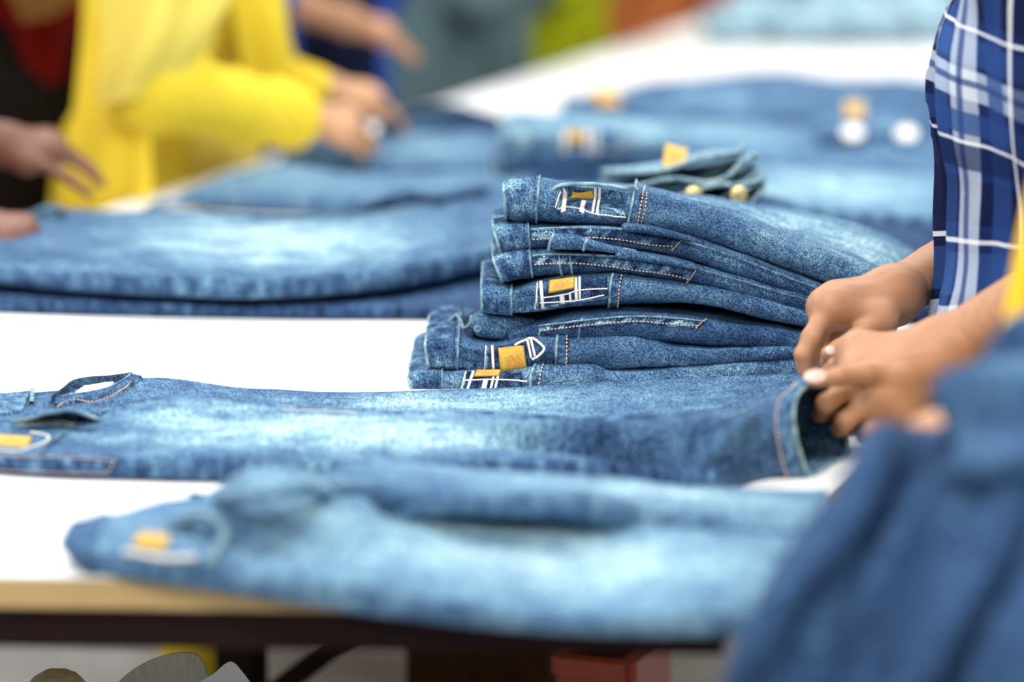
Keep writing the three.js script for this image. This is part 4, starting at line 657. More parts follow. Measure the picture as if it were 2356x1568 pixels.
// ================================================================ people: smooth bodies from blended tapered bones
const smin = (a, b, k) => { const h = Math.max(k - Math.abs(a - b), 0) / k; return Math.min(a, b) - h * h * k * 0.25; };
function bone(a, b, ra, rb = ra) { return [a.x, a.y, a.z, b.x - a.x, b.y - a.y, b.z - a.z, ra, rb, 1 / Math.max(1e-9, a.distanceToSquared(b))]; }
function boneDist(q, x, y, z) { const px = x - q[0], py = y - q[1], pz = z - q[2], h = clamp((px * q[3] + py * q[4] + pz * q[5]) * q[8]), dx = px - q[3] * h, dy = py - q[4] * h, dz = pz - q[5] * h; return Math.sqrt(dx * dx + dy * dy + dz * dz) - lerp(q[6], q[7], h); }
const blend = (bones, k) => (x, y, z) => { let d = 1e9; for (const q of bones) d = smin(d, boneDist(q, x, y, z), k); return d; };
function boundsOf(bones, pad) { const b = new THREE.Box3(); for (const q of bones) { const r = Math.max(q[6], q[7]) + pad; for (const e of [0, 1]) { const x = q[0] + q[3] * e, y = q[1] + q[4] * e, z = q[2] + q[5] * e; b.expandByPoint(V(x - r, y - r, z - r)); b.expandByPoint(V(x + r, y + r, z + r)); } } return b; }
function skin(f, bx, cell, uvOf) {
  const n = ['x', 'y', 'z'].map((k) => Math.ceil((bx.max[k] - bx.min[k]) / cell) + 2), [nx, ny, nzz] = n, o = bx.min.clone().addScalar(-cell * 0.5);
  const val = new Float32Array(nx * ny * nzz); let i = 0;
  for (let z = 0; z < nzz; z++) for (let y = 0; y < ny; y++) for (let x = 0; x < nx; x++) val[i++] = f(o.x + x * cell, o.y + y * cell, o.z + z * cell);
  const vid = new Int32Array(nx * ny * nzz).fill(-1), pos = [], idx = [], sx = 1, sy = nx, sz = nx * ny, off = [0, sx, sy, sx + sy, sz, sx + sz, sy + sz, sx + sy + sz];
  const E = [[0, 1], [2, 3], [4, 5], [6, 7], [0, 2], [1, 3], [4, 6], [5, 7], [0, 4], [1, 5], [2, 6], [3, 7]];
  for (let z = 0; z < nzz - 1; z++) for (let y = 0; y < ny - 1; y++) for (let x = 0; x < nx - 1; x++) {
    const b = x + y * sy + z * sz; let m = 0; for (let k = 0; k < 8; k++) if (val[b + off[k]] < 0) m |= 1 << k; if (m === 0 || m === 255) continue;
    let cx = 0, cy = 0, cz = 0, c = 0; for (const [p, q] of E) { const a = val[b + off[p]], d = val[b + off[q]]; if ((a < 0) === (d < 0)) continue; const t = a / (a - d); cx += lerp(p & 1, q & 1, t); cy += lerp((p >> 1) & 1, (q >> 1) & 1, t); cz += lerp(p >> 2, q >> 2, t); c++; }
    vid[b] = pos.length / 3; pos.push(o.x + (x + cx / c) * cell, o.y + (y + cy / c) * cell, o.z + (z + cz / c) * cell);
  }
  const quad = (a, b, c, d, flip) => { if (a < 0 || b < 0 || c < 0 || d < 0) return; flip ? idx.push(a, b, c, a, c, d) : idx.push(a, c, b, a, d, c); };
  for (let z = 1; z < nzz - 1; z++) for (let y = 1; y < ny - 1; y++) for (let x = 1; x < nx - 1; x++) {
    const b = x + y * sy + z * sz, s0 = val[b] < 0;
    if (s0 !== val[b + sx] < 0) quad(vid[b - sy - sz], vid[b - sz], vid[b], vid[b - sy], s0);
    if (s0 !== val[b + sy] < 0) quad(vid[b - sx - sz], vid[b - sx], vid[b], vid[b - sz], s0);
    if (s0 !== val[b + sz] < 0) quad(vid[b - sx - sy], vid[b - sy], vid[b], vid[b - sx], s0);
  }
  const g = new THREE.BufferGeometry(), nor = new Float32Array(pos.length), uv = new Float32Array(pos.length / 3 * 2), e = cell * 0.5;
  for (let k = 0; k < pos.length; k += 3) { const x = pos[k], y = pos[k + 1], z = pos[k + 2]; let a = f(x + e, y, z) - f(x - e, y, z), b = f(x, y + e, z) - f(x, y - e, z), c = f(x, y, z + e) - f(x, y, z - e); const l = Math.hypot(a, b, c) || 1; nor[k] = a / l; nor[k + 1] = b / l; nor[k + 2] = c / l; const q = uvOf ? uvOf(x, y, z) : [x + z, y]; uv[k / 3 * 2] = q[0]; uv[k / 3 * 2 + 1] = q[1]; }
  g.setAttribute('position', new THREE.Float32BufferAttribute(pos, 3)); g.setAttribute('normal', new THREE.BufferAttribute(nor, 3)); g.setAttribute('uv', new THREE.BufferAttribute(uv, 2)); g.setIndex(idx); return g;
}
const evenTex = (seed, a0, b0, fr) => dataTex(256, (x, y) => { const a = x / 256 * 6.2832, b = y / 256 * 6.2832, k = clamp(0.5 + 0.8 * (N3(Math.sin(a) * fr + seed, Math.cos(a) * fr + Math.sin(b) * fr, Math.cos(b) * fr) + 0.6 * N3(x * 0.43, y * 0.47, seed))); return a0.map((v, i) => lerp(v, b0[i], k)); });
const skinTex = (seed, a, b) => { const t = evenTex(seed, a, b, 2); t.repeat.set(9, 9); return t; };
const clothTex = (seed, a, b) => { const t = grainTex(seed, a, b, 8, 18, 256); t.repeat.set(4, 4); return t; };
M.skinBrown = std({ map: skinTex(2, [166, 119, 88], [178, 130, 98]), roughness: 0.55 });
M.skinDark = std({ map: skinTex(4, [104, 64, 47], [116, 72, 52]), roughness: 0.5 });
M.skinTan = std({ map: skinTex(6, [184, 136, 100], [196, 148, 110]), roughness: 0.55 });
M.hair = std({ color: rgb(0.012, 0.01, 0.009), roughness: 0.45 });
M.eye = std({ color: rgb(0.75, 0.73, 0.7), roughness: 0.2 }); M.iris = std({ color: rgb(0.03, 0.015, 0.008), roughness: 0.2 });
M.nail = std({ color: rgb(0.66, 0.48, 0.42), roughness: 0.3 });
// a hand in its own fine grid. chains: five lists of joints (thumb first), r: radius at the root
function handBones(wrist, chains, rs, palmR = 0.017) {
  const out = [], heads = [];
  chains.forEach((c, i) => { const r = rs[i]; for (let k = 0; k < c.length - 1; k++) out.push({ f: i, b: bone(c[k], c[k + 1], r * (1 - 0.12 * k), r * (1 - 0.12 * (k + 1))) }); heads.push(c[0]); });
  const palm = heads.slice(1).map((h) => bone(wrist, h, palmR * 1.15, palmR)); palm.push(bone(wrist, heads[0], palmR * 1.1, palmR * 0.95)); for (let i = 1; i < heads.length - 1; i++) palm.push(bone(heads[i], heads[i + 1], palmR * 0.9)); palm.push(bone(heads[0], heads[1], palmR * 0.7, palmR * 0.75));
  return { palm, out };
}
function handField(wrist, chains, rs, palmR, extra = []) {
  const { palm, out } = handBones(wrist, chains, rs, palmR), pf = blend([...palm, ...extra], 0.02), fs = chains.map((_, i) => blend(out.filter((q) => q.f === i).map((q) => q.b), 0.004));
  return { f: (x, y, z) => { let d = pf(x, y, z); let m = 1e9; for (const q of fs) m = smin(m, q(x, y, z), 0.0025); return smin(d, m, 0.008); }, bones: [...palm, ...extra, ...out.map((q) => q.b)] };
}
// an ordinary relaxed hand: dir along the fingers, nrm out of its back, side toward the thumb
function plainHand(wrist, dir, nrm, thumbSide, curl = 0.5, k = 1) {
  const d = dir.clone().normalize(), n = nrm.clone().addScaledVector(d, -nrm.dot(d)).normalize(), s = n.clone().cross(d).normalize(); if (s.dot(thumbSide) < 0) s.negate();
  const pt3 = (a, b, c) => wrist.clone().addScaledVector(d, a * k).addScaledVector(s, b * k).addScaledVector(n, c * k);
  const fingers = [[0.030, 0.044, 0.026, 0.022], [0.010, 0.048, 0.030, 0.024], [-0.010, 0.044, 0.028, 0.022], [-0.029, 0.034, 0.021, 0.019]], chains = [];
  chains.push([pt3(0.028, 0.026, -0.006), pt3(0.056, 0.05, -0.014), pt3(0.082, 0.058, -0.022), pt3(0.102, 0.054, -0.03)]);
  fingers.forEach(([y, a, b, c], i) => { let x = 0.092 - 0.006 * Math.abs(i - 1), zz = 0, ang = curl * 0.35, p = [pt3(x, y, 0)]; for (const l of [a, b, c]) { ang += curl * 0.55; x += l * Math.cos(ang); zz -= l * Math.sin(ang); p.push(pt3(x, y * (1 + 0.25 * (1 - curl)), zz)); } chains.push(p); });
  return { chains, rs: [0.0115, 0.0098, 0.01, 0.0096, 0.0085].map((v) => v * k) };
}
function figure({ name = 'person', label: text, at, face, tall = 1.6, lean = 0.06, arms, skinMat = M.skinBrown, top, low, scarf, hairStyle = 'bun', sleeve = [1, 1], foot = [[0.04, 0.09], [0.04, -0.09]], topHem = 0.62, fold = 0.008, cellC = 0.013, topUV, bodyOnlyArms, slim = 1, topName = 'tunic' }) {
  const [X, Z] = at, F = V(Math.sin(face), 0, Math.cos(face)), L = V(F.z, 0, -F.x);         // forward and left
  const W = (f, y, l) => V(X, 0, Z).addScaledVector(F, f).addScaledVector(L, l).add(V(0, y, 0)), h = tall;
  const o = thing(name, text, 'person', null, [X, 0, Z]);
  const hip = 0.53 * h, waistY = 0.62 * h, chest = 0.74 * h, sh = 0.815 * h, lf = (y) => lean * clamp((y - hip) / (sh - hip), 0, 1.4);
  const shw = 0.108 * h;
  const bones = [];
  for (const s of [-1, 1]) { bones.push(bone(W(lf(hip), hip, s * 0.05), W(lf(waistY), waistY, s * 0.045), 0.115 * slim, 0.098 * slim), bone(W(lf(waistY), waistY, s * 0.045), W(lf(chest), chest, s * 0.065), 0.098 * slim, 0.105 * slim), bone(W(lf(chest), chest, s * 0.065), W(lf(sh), sh - 0.02, s * shw * 0.9), 0.1 * slim, 0.052)); }
  const head = W(lf(sh) + 0.05 * lean * 4 + 0.01, 0.93 * h, 0);
  bones.push(bone(W(lf(sh), sh, 0), head.clone().add(V(0, -0.06, 0)), 0.058, 0.05));
  foot.forEach(([ff, ll], i) => { const s = i ? -1 : 1, hipP = W(lf(hip), hip - 0.02, s * 0.085), ank = W(ff, 0.075, ll), knee = hipP.clone().lerp(ank, 0.5).addScaledVector(F, 0.02); bones.push(bone(hipP, knee, 0.082, 0.055), bone(knee, ank, 0.055, 0.036), bone(ank, W(ff - 0.03, 0.04, ll), 0.035, 0.035), bone(W(ff - 0.03, 0.035, ll), W(ff + 0.13, 0.03, ll), 0.034, 0.024)); });
  const sleeveBones = [], parts = [];
  arms.forEach((a, i) => {
    const s = i ? -1 : 1, S0 = W(lf(sh), sh - 0.015, s * shw), wr = a.wrist;
    const up = 0.172 * h, lo = 0.15 * h, v = wr.clone().sub(S0), dist = Math.min(v.length(), (up + lo) * 0.995), dirV = v.clone().normalize();
    const ca = (up * up + dist * dist - lo * lo) / (2 * up * dist), hint = (a.hint || F.clone().negate().multiplyScalar(0.5).add(V(0, -1, 0)).addScaledVector(L, s * 0.5)).clone(); hint.addScaledVector(dirV, -hint.dot(dirV)).normalize();
    const elbow = a.elbow || S0.clone().addScaledVector(dirV, up * ca).addScaledVector(hint, up * Math.sqrt(Math.max(0, 1 - ca * ca)));
    bones.push(bone(S0, elbow, 0.05, 0.039), bone(elbow, wr, 0.04, a.wristR || 0.027));
    const sl = sleeve[i], grow = a.loose || 0.016; if (sl > 0) { sleeveBones.push(bone(S0, elbow, 0.05 + grow, 0.042 + grow)); if (sl > 0.5) sleeveBones.push(bone(elbow, elbow.clone().lerp(wr, (sl - 0.5) * 2), 0.042 + grow, 0.032 + grow)); }
    let hd; if (a.chains) hd = { chains: a.chains, rs: a.rs }; else hd = plainHand(wr, a.dir, a.nrm, a.thumb, a.curl ?? 0.5, a.k || 1);
    const hf = handField(wr, hd.chains, hd.rs, a.palmR || 0.016, [bone(elbow.clone().lerp(wr, 0.7), wr, lerp(0.04, a.wristR || 0.027, 0.7) - 0.003, a.wristR || 0.027), ...(a.fill || [])]);
    parts.push(skin(hf.f, boundsOf(hf.bones, 0.006), a.cell || 0.0042));
  });
  const bf = blend(bones, 0.05); parts.push(skin(bf, boundsOf(bones, 0.02), 0.013));
  // head with a face
  const hd = (f, y, l) => head.clone().addScaledVector(F, f).addScaledVector(L, l).add(V(0, y, 0)), hb = [bone(hd(-0.012, 0.035, 0), hd(0.012, 0.03, 0), 0.088, 0.084), bone(hd(0.03, -0.03, 0), hd(0.048, -0.075, 0), 0.06, 0.036), bone(hd(0.085, 0.0, 0), hd(0.104, -0.03, 0), 0.012, 0.014), bone(hd(0.07, 0.022, -0.034), hd(0.07, 0.022, 0.034), 0.02, 0.02), bone(hd(0.076, -0.062, -0.016), hd(0.076, -0.062, 0.016), 0.014), bone(hd(0, 0.008, 0.084), hd(-0.006, -0.03, 0.08), 0.014, 0.01), bone(hd(0, 0.008, -0.084), hd(-0.006, -0.03, -0.08), 0.014, 0.01), bone(hd(-0.02, -0.1, 0), hd(0, -0.02, 0), 0.05, 0.06)];
  const hf0 = blend(hb, 0.022), hf = (x, y, z) => { let d = hf0(x, y, z); for (const s of [-1, 1]) { const c = hd(0.096, 0.002, s * 0.032); d = Math.max(d, 0.016 - Math.hypot(x - c.x, y - c.y, z - c.z)); } return d; };
  parts.push(skin(hf, boundsOf(hb, 0.01), 0.0055));
  mesh('body', parts, skinMat, o);
  for (const s of [-1, 1]) { const e = mesh('eye', new THREE.SphereGeometry(0.0125, 14, 10).translate(...hd(0.082, 0.002, s * 0.032).toArray()), M.eye, o); mesh('iris', new THREE.SphereGeometry(0.0065, 10, 8).translate(...hd(0.0895, 0.002, s * 0.032).toArray()), M.iris, e); }
  if (hairStyle) { const hh = [bone(hd(-0.022, 0.05, 0), hd(0.005, 0.055, 0), 0.094, 0.088), bone(hd(-0.06, -0.02, 0), hd(-0.04, 0.04, 0), 0.06, 0.07)]; if (hairStyle === 'bun') hh.push(bone(hd(-0.13, 0.0, 0), hd(-0.11, 0.01, 0), 0.04)); const hs = blend(hh, 0.03); mesh('hair', skin((x, y, z) => { const q = hd(0.055, -0.03, 0), w = (x - q.x) * F.x + (z - q.z) * F.z; return Math.max(hs(x, y, z) + 0.004 * N3(x * 60, y * 18, z * 60), w + Math.max(0, (head.y + 0.075 - y)) * 0.9 - 0.05); }, boundsOf(hh, 0.02), 0.009), M.hair, o); }
  // clothes
  const foldAt = (x, y, z) => { const a = Math.atan2(x - X, z - Z); return fold * fbm(a * 3.2 + text.length, y * 1.6, text.length * 0.7, 3) * 2; };
  if (top) {
    const tb2 = [...sleeveBones]; for (const s of [-1, 1]) tb2.push(bone(W(lf(sh), sh - 0.015, s * shw * 0.85), W(lf(chest), chest, s * 0.07), 0.068, 0.122 * slim), bone(W(lf(chest), chest, s * 0.07), W(lf(waistY), waistY, s * 0.055), 0.122 * slim, 0.118 * slim), bone(W(lf(waistY), waistY, s * 0.055), W(lf(hip) - 0.005, Math.min(hip, topHem), s * 0.065), 0.118 * slim, 0.142 * slim)); if (topHem < hip) for (const s of [-1, 1]) tb2.push(bone(W(lf(hip), hip, s * 0.065), W(0, topHem, s * 0.08), 0.142 * slim, 0.17 * slim));
    tb2.push(bone(W(lf(sh), sh - 0.02, -0.06), W(lf(sh), sh - 0.02, 0.06), 0.072));
    const f = blend(tb2, 0.05), g = (x, y, z) => Math.max(f(x, y, z) + foldAt(x, y, z), topHem - y);
    mesh(topName, skin(g, boundsOf(tb2, 0.03), cellC, topUV ? topUV(V(X, 0, Z)) : null), top, o);
    arms.forEach((a, i) => { if (sleeve[i] > 0.5 && a.cuff !== false) { /* cuff ring */ } });
  }
  if (low) {
    if (low.skirt) { const sb = []; for (const s of [-1, 1]) sb.push(bone(W(lf(waistY), waistY - 0.02, s * 0.05), W(0, hip - 0.05, s * 0.07), 0.116 * slim, 0.155 * slim), bone(W(0, hip - 0.05, s * 0.07), W(0.02, 0.1, s * 0.1), 0.155 * slim, 0.2 * slim)); const f = blend(sb, 0.06); mesh('skirt', skin((x, y, z) => Math.max(f(x, y, z) + 2 * foldAt(x, y * 0.6, z), 0.09 - y), boundsOf(sb, 0.03), 0.016), low.mat, o); }
    else foot.forEach(([ff, ll], i) => { const s = i ? -1 : 1, hipP = W(lf(hip), hip + 0.02, s * 0.08), ank = W(ff - 0.01, 0.12, ll), knee = hipP.clone().lerp(ank, 0.5).addScaledVector(F, 0.02), lb = [bone(hipP, knee, 0.11, 0.085), bone(knee, ank, 0.085, 0.075), bone(hipP, W(lf(waistY), waistY - 0.02, s * 0.045), 0.11, 0.105)], f = blend(lb, 0.05); mesh('trouser_leg', skin((x, y, z) => Math.max(f(x, y, z) + 0.01 * fbm(x * 14, y * 7, z * 14, 2), 0.06 - y), boundsOf(lb, 0.03), 0.016), low.mat, o); });
  }
  if (scarf) scarf(o, { W, head, hd, F, L, lf, sh, chest, waistY, hip, shw });
  return o;
}
// a draped sheet given as rows of points; thickened by a few millimetres
function drape(rows, n, m, ripple, thick = 0.004, uvk = 1) {
  const cs = rows.map((r) => new THREE.CatmullRomCurve3(r)), pos = [], uv = [], idx = [], P = [];
  for (let i = 0; i <= n; i++) { const line = cs.map((c) => c.getPoint(i / n)), q = new THREE.CatmullRomCurve3(line); for (let j = 0; j <= m; j++) P.push(q.getPoint(j / m)); }
  const at = (i, j) => P[clamp(i, 0, n) * (m + 1) + clamp(j, 0, m)], nor = [];
  for (let i = 0; i <= n; i++) for (let j = 0; j <= m; j++) nor.push(at(i + 1, j).clone().sub(at(i - 1, j)).cross(at(i, j + 1).clone().sub(at(i, j - 1))).normalize());
  for (const side of [1, -1]) for (let i = 0; i <= n; i++) for (let j = 0; j <= m; j++) { const k = i * (m + 1) + j, p = P[k].clone().addScaledVector(nor[k], (ripple ? ripple(i / n, j / m) : 0) + side * thick / 2); pos.push(p.x, p.y, p.z); uv.push(i / n * uvk, j / m * uvk); }
  const o2 = (n + 1) * (m + 1); for (let i = 0; i < n; i++) for (let j = 0; j < m; j++) { const a = i * (m + 1) + j, b = a + m + 1; idx.push(a, b, a + 1, a + 1, b, b + 1, o2 + a, o2 + a + 1, o2 + b, o2 + a + 1, o2 + b + 1, o2 + b); }
  const rim = (a, b) => idx.push(a, b, o2 + a, b, o2 + b, o2 + a); for (let i = 0; i < n; i++) { rim(i * (m + 1), (i + 1) * (m + 1)); rim((i + 1) * (m + 1) + m, i * (m + 1) + m); } for (let j = 0; j < m; j++) { rim(j + 1, j); rim(n * (m + 1) + j, n * (m + 1) + j + 1); }
  const g = new THREE.BufferGeometry(); g.setAttribute('position', new THREE.Float32BufferAttribute(pos, 3)); g.setAttribute('uv', new THREE.Float32BufferAttribute(uv, 2)); g.setIndex(idx); g.computeVertexNormals(); return g;
}
const headCover = (mat, drop = 0.3) => (o, { W, hd, F, lf, sh, shw }) => {
  const hb = [bone(hd(-0.02, 0.04, 0), hd(0.0, 0.045, 0), 0.105, 0.1), bone(hd(-0.03, -0.06, 0), W(lf(sh) - 0.02, sh + 0.02, 0), 0.085, 0.1), bone(W(lf(sh), sh, -shw * 0.8), W(lf(sh), sh, shw * 0.8), 0.085, 0.085), bone(W(lf(sh) - 0.03, sh, 0), W(lf(sh) - 0.07, sh - drop, 0), 0.12, 0.14)], f = blend(hb, 0.06), c = hd(0.13, -0.012, 0);
  mesh('head_scarf', skin((x, y, z) => Math.max(f(x, y, z) + 0.008 * fbm(x * 12, y * 9, z * 12, 2), 0.098 - Math.hypot(x - c.x, (y - c.y) * 0.8, z - c.z)), boundsOf(hb, 0.02), 0.012), mat, o);
};
const EAST = Math.PI / 2, WEST = -Math.PI / 2;                 // facing +X (left side of the table) / -X

// ---- person in yellow sorting at the left side
const yellowTex = clothTex(12, [214, 186, 40], [240, 216, 76]);
M.yellow = std({ map: yellowTex, roughness: 0.85 }); M.yellowPale = std({ map: clothTex(14, [220, 200, 80], [236, 218, 112]), roughness: 0.85 });
{
  const w1 = D(690, 272, 5.46), w2 = D(752, 205, 5.68);
  figure({
    label: 'person in a yellow tunic and yellow shawl sorting jeans with both hands', at: [-2.60, -5.16], face: EAST + 0.02, tall: 1.58, lean: 0.16, skinMat: M.skinTan,
    arms: [{ wrist: w2, dir: D(930, 235, 5.75).sub(w2), nrm: V(0.1, 1, 0.15), thumb: V(0, 0, 1), curl: 0.45, elbow: D(500, 130, 5.75), loose: 0.014 }, { wrist: w1, dir: D(880, 305, 5.5).sub(w1), nrm: V(0.1, 0.8, 0.6), thumb: V(0, 1, -0.4), curl: 0.6, elbow: D(350, 212, 5.24), loose: 0.026 }],
    sleeve: [0.96, 0.96], top: M.yellow, topHem: 0.52, low: { mat: M.yellow }, fold: 0.014, hairStyle: null, topUV: (c) => (x, y, z) => [Math.atan2(x - c.x, z - c.z) * 0.2, y],
    scarf: (o, q) => {
      headCover(M.yellowPale, 0.42)(o, q);
      mesh('shawl', drape([[D(190, -160, 5.42), D(200, 60, 5.38), D(180, 300, 5.34), D(140, 520, 5.3)], [D(260, -180, 5.28), D(262, 60, 5.26), D(250, 300, 5.24), D(226, 530, 5.22)], [D(330, -180, 5.22), D(322, 60, 5.2), D(318, 280, 5.22), D(320, 530, 5.22)], [D(420, -160, 5.2), D(385, 20, 5.2), D(360, 200, 5.26), D(350, 500, 5.3)]], 30, 26, (u, v) => 0.012 * Math.sin(v * 16 + u * 3) * (0.4 + u)), M.yellow, o);
      mesh('shawl_end', drape([[D(230, -120, 5.17), D(235, 60, 5.15), D(222, 250, 5.17)], [D(360, -150, 5.14), D(345, 40, 5.12), D(305, 225, 5.14)], [D(470, -150, 5.2), D(440, 30, 5.17), D(400, 190, 5.19)], [D(540, -120, 5.3), D(520, 0, 5.28), D(500, 110, 5.28)]], 26, 22, (u, v) => 0.008 * Math.sin(v * 13 + u * 5) + 0.006 * Math.sin(u * 9 + v * 3)), M.yellowPale, o);
      mesh('front_panel', drape([[D(500, -120, 5.5), D(540, 60, 5.52), D(570, 230, 5.56)], [D(590, -120, 5.52), D(630, 60, 5.54), D(650, 190, 5.58)], [D(640, -120, 5.6), D(670, 60, 5.62), D(685, 170, 5.66)]], 22, 16, (u, v) => 0.008 * Math.sin(v * 9 + u * 4)), M.yellow, o);
    },
  });
}
// ---- person in dark red at the far left
M.redCloth0 = std({ map: clothTex(23, [150, 16, 18], [190, 34, 34]), roughness: 0.85 });
M.redDark = std({ map: clothTex(22, [92, 6, 10], [128, 16, 20]), roughness: 0.85 }); M.blackCloth = std({ color: rgb(0.008, 0.005, 0.005), roughness: 0.95 }); M.olive = std({ map: clothTex(25, [96, 62, 34], [150, 120, 66]), roughness: 0.9 });
{
  const w1 = D(8, 332, 4.85), w2 = D(-85, 508, 4.52);
  figure({
    label: 'person in red reaching in from the left edge with a bare brown hand', at: [-2.74, -4.12], face: EAST + 0.1, tall: 1.62, lean: 0.14, skinMat: M.skinDark,
    arms: [{ wrist: w1, hint: V(-0.4, -1, 0.6), chains: [[D(60, 372, 4.83), D(110, 385, 4.82), D(160, 412, 4.81), D(205, 446, 4.8)], [D(120, 352, 4.86), D(172, 372, 4.86), D(210, 398, 4.86), D(236, 424, 4.86)], [D(118, 338, 4.88), D(165, 352, 4.89), D(200, 378, 4.9), D(226, 404, 4.9)], [D(108, 330, 4.9), D(150, 345, 4.92), D(182, 368, 4.93), D(205, 390, 4.93)], [D(95, 330, 4.93), D(135, 348, 4.95), D(160, 366, 4.96), D(178, 384, 4.96)]], rs: [0.0115, 0.0105, 0.0105, 0.01, 0.009], palmR: 0.02, wristR: 0.03 },
      { wrist: w2, hint: V(-0.6, -0.6, 0.6), dir: D(52, 548, 4.5).sub(w2), nrm: V(0.1, 1, 0.3), thumb: V(0, 0, -1), curl: 0.35 }],
    sleeve: [0.55, 0.6], top: M.redCloth0, topHem: 0.6, low: { mat: M.redCloth0 }, fold: 0.014, slim: 1.1, hairStyle: 'bun',
  });
  figure({
    label: 'person in maroon with an olive shawl, between the red and the yellow-clad ones', at: [-2.97, -5.2], face: EAST, tall: 1.72, lean: 0.05, skinMat: M.skinDark,
    arms: [{ wrist: V(-3.03, 0.86, -5.47), dir: V(0.1, -1, 0), nrm: V(0, 0, -1), thumb: V(1, 0, 0), curl: 0.4 }, { wrist: V(-3.03, 0.86, -4.93), dir: V(0.1, -1, 0), nrm: V(0, 0, 1), thumb: V(1, 0, 0), curl: 0.4 }],
    sleeve: [0.9, 0.9], top: M.redDark, topHem: 0.97, low: { mat: M.blackCloth, skirt: true }, fold: 0.02, slim: 1.4, hairStyle: 'bun',
    scarf: (o) => {
      mesh('sash', drape([[D(-160, -260, 5.50), D(-60, -100, 5.50), D(20, -10, 5.52), D(50, 50, 5.55)], [D(-40, -300, 5.50), D(60, -160, 5.50), D(140, -50, 5.54), D(180, 10, 5.60)], [D(60, -340, 5.60), D(150, -220, 5.60), D(200, -110, 5.64), D(230, -60, 5.70)]], 16, 16, (u, v) => 0.008 * Math.sin(v * 10)), M.olive, o);
    },
  });
}
// ---- the row of people further down the left side, hands held together above the frame
const row = (text, z, x, mat, opt = {}) => { const h = opt.tall || 1.6, F = V(1, 0, 0); figure({ label: text, at: [x, z], face: EAST, tall: h, lean: opt.lean ?? 0.1, skinMat: opt.skinMat || M.skinBrown, arms: opt.arms || [{ wrist: V(x + 0.27, 1.16, z - 0.06), dir: V(1, -0.1, 0.5), nrm: V(0.1, 1, 0), thumb: V(0, 0, 1), curl: 0.6 }, { wrist: V(x + 0.27, 1.15, z + 0.06), dir: V(1, -0.1, -0.5), nrm: V(0.1, 1, 0), thumb: V(0, 0, -1), curl: 0.6 }], sleeve: opt.sleeve || [0.8, 0.8], top: mat, topHem: opt.hem ?? 0.45, low: { mat: opt.low || mat, skirt: opt.skirt }, fold: 0.02, hairStyle: opt.hair ?? 'bun', slim: opt.slim || 1.1, scarf: opt.scarf }); };
M.navy = std({ map: clothTex(31, [32, 60, 138], [62, 98, 184]), roughness: 0.85 }); M.navyDark = std({ color: rgb(0.006, 0.008, 0.03) });
M.slate = std({ map: clothTex(33, [70, 92, 100], [98, 118, 116]), roughness: 0.9 }); M.slateBlue = std({ map: clothTex(35, [58, 88, 116], [80, 112, 136]), roughness: 0.9 });
M.lime = std({ map: clothTex(37, [150, 162, 8], [186, 190, 36]), roughness: 0.85 }); M.limePale = std({ map: clothTex(39, [168, 166, 84], [196, 190, 110]), roughness: 0.85 });
M.orange = std({ map: clothTex(41, [176, 96, 50], [206, 124, 72]), roughness: 0.85 }); M.redCloth = std({ map: clothTex(43, [156, 36, 18], [196, 60, 34]), roughness: 0.85 });
const sideDrape = (mat, px0, px1, d0, y0 = -200, y1 = 330, nm = 'shawl') => (o) => mesh(nm, drape([[D(px0, y0, d0 + 0.06), D(px0, 60, d0 + 0.05), D(px0 - 6, y1, d0 + 0.05)], [D((px0 + px1) / 2, y0, d0), D((px0 + px1) / 2, 60, d0), D((px0 + px1) / 2, y1, d0)], [D(px1, y0, d0 + 0.06), D(px1, 60, d0 + 0.05), D(px1 + 8, y1, d0 + 0.05)]], 16, 12, (u, v) => 0.012 * Math.sin(v * 8)), mat, o);
{ const w = D(800, 48, 6.25), e = D(610, -10, 6.12);
  row('person in a navy dress behind the yellow-clad one, bare forearm stretched out', -6.22, -2.74, M.navy, { low: M.navyDark, tall: 1.64, hem: 0.5, hair: 'bun', arms: [{ wrist: V(-2.5, 1.2, -6.35), dir: V(1, -0.1, 0.4), nrm: V(0, 1, 0), thumb: V(0, 0, 1), curl: 0.6 }, { wrist: w, elbow: e, dir: D(905, 84, 6.3).sub(w), nrm: V(0.2, 1, 0.3), thumb: V(0, 0, -1), curl: 0.25, wristR: 0.032 }], sleeve: [0.7, 0.3] , scarf: sideDrape(M.navyDark, 690, 860, 6.4, -100, 240) }); }
row('person in grey-green, standing between the navy and the lime ones', -6.95, -2.66, M.slate, { low: M.slateBlue, scarf: sideDrape(M.slateBlue, 1030, 1110, 7.28), tall: 1.6 });
row('person in lime green with a pale shawl', -7.55, -2.64, M.lime, { scarf: sideDrape(M.limePale, 1150, 1200, 7.72) });
row('person in orange-brown, between the lime and the red ones', -8.25, -2.62, M.orange, { slim: 1.25 });
row('person in bright red, farthest down the left side of the table', -8.98, -2.6, M.redCloth, { slim: 1.2 });

// ---- person in the plaid shirt holding the hem
const plaid = canvasTex(512, 512, (c, w) => {
  c.fillStyle = '#13275a'; c.fillRect(0, 0, w, w);
  const band = (p, t, col, al) => { c.globalAlpha = al; c.fillStyle = col; c.fillRect(p, 0, t, w); c.fillRect(0, p, w, t); };
  band(0, 96, '#0a1336', 0.75); band(150, 70, '#3a62a0', 0.45); band(236, 80, '#dfe7f2', 0.68); band(262, 18, '#142a66', 0.6); band(348, 56, '#274684', 0.7); band(430, 60, '#0c1740', 0.55); band(124, 9, '#f2f4f6', 0.85); band(420, 8, '#f2f4f6', 0.85);
  c.globalAlpha = 0.12; const r = rng(8); for (let i = 0; i < 2600; i++) { c.fillStyle = r() < 0.5 ? '#ffffff' : '#000814'; c.fillRect(r() * w, r() * w, 1 + r() * 3, 1); }
});
plaid.wrapS = plaid.wrapT = THREE.RepeatWrapping; plaid.repeat.set(3.6, 3.6);
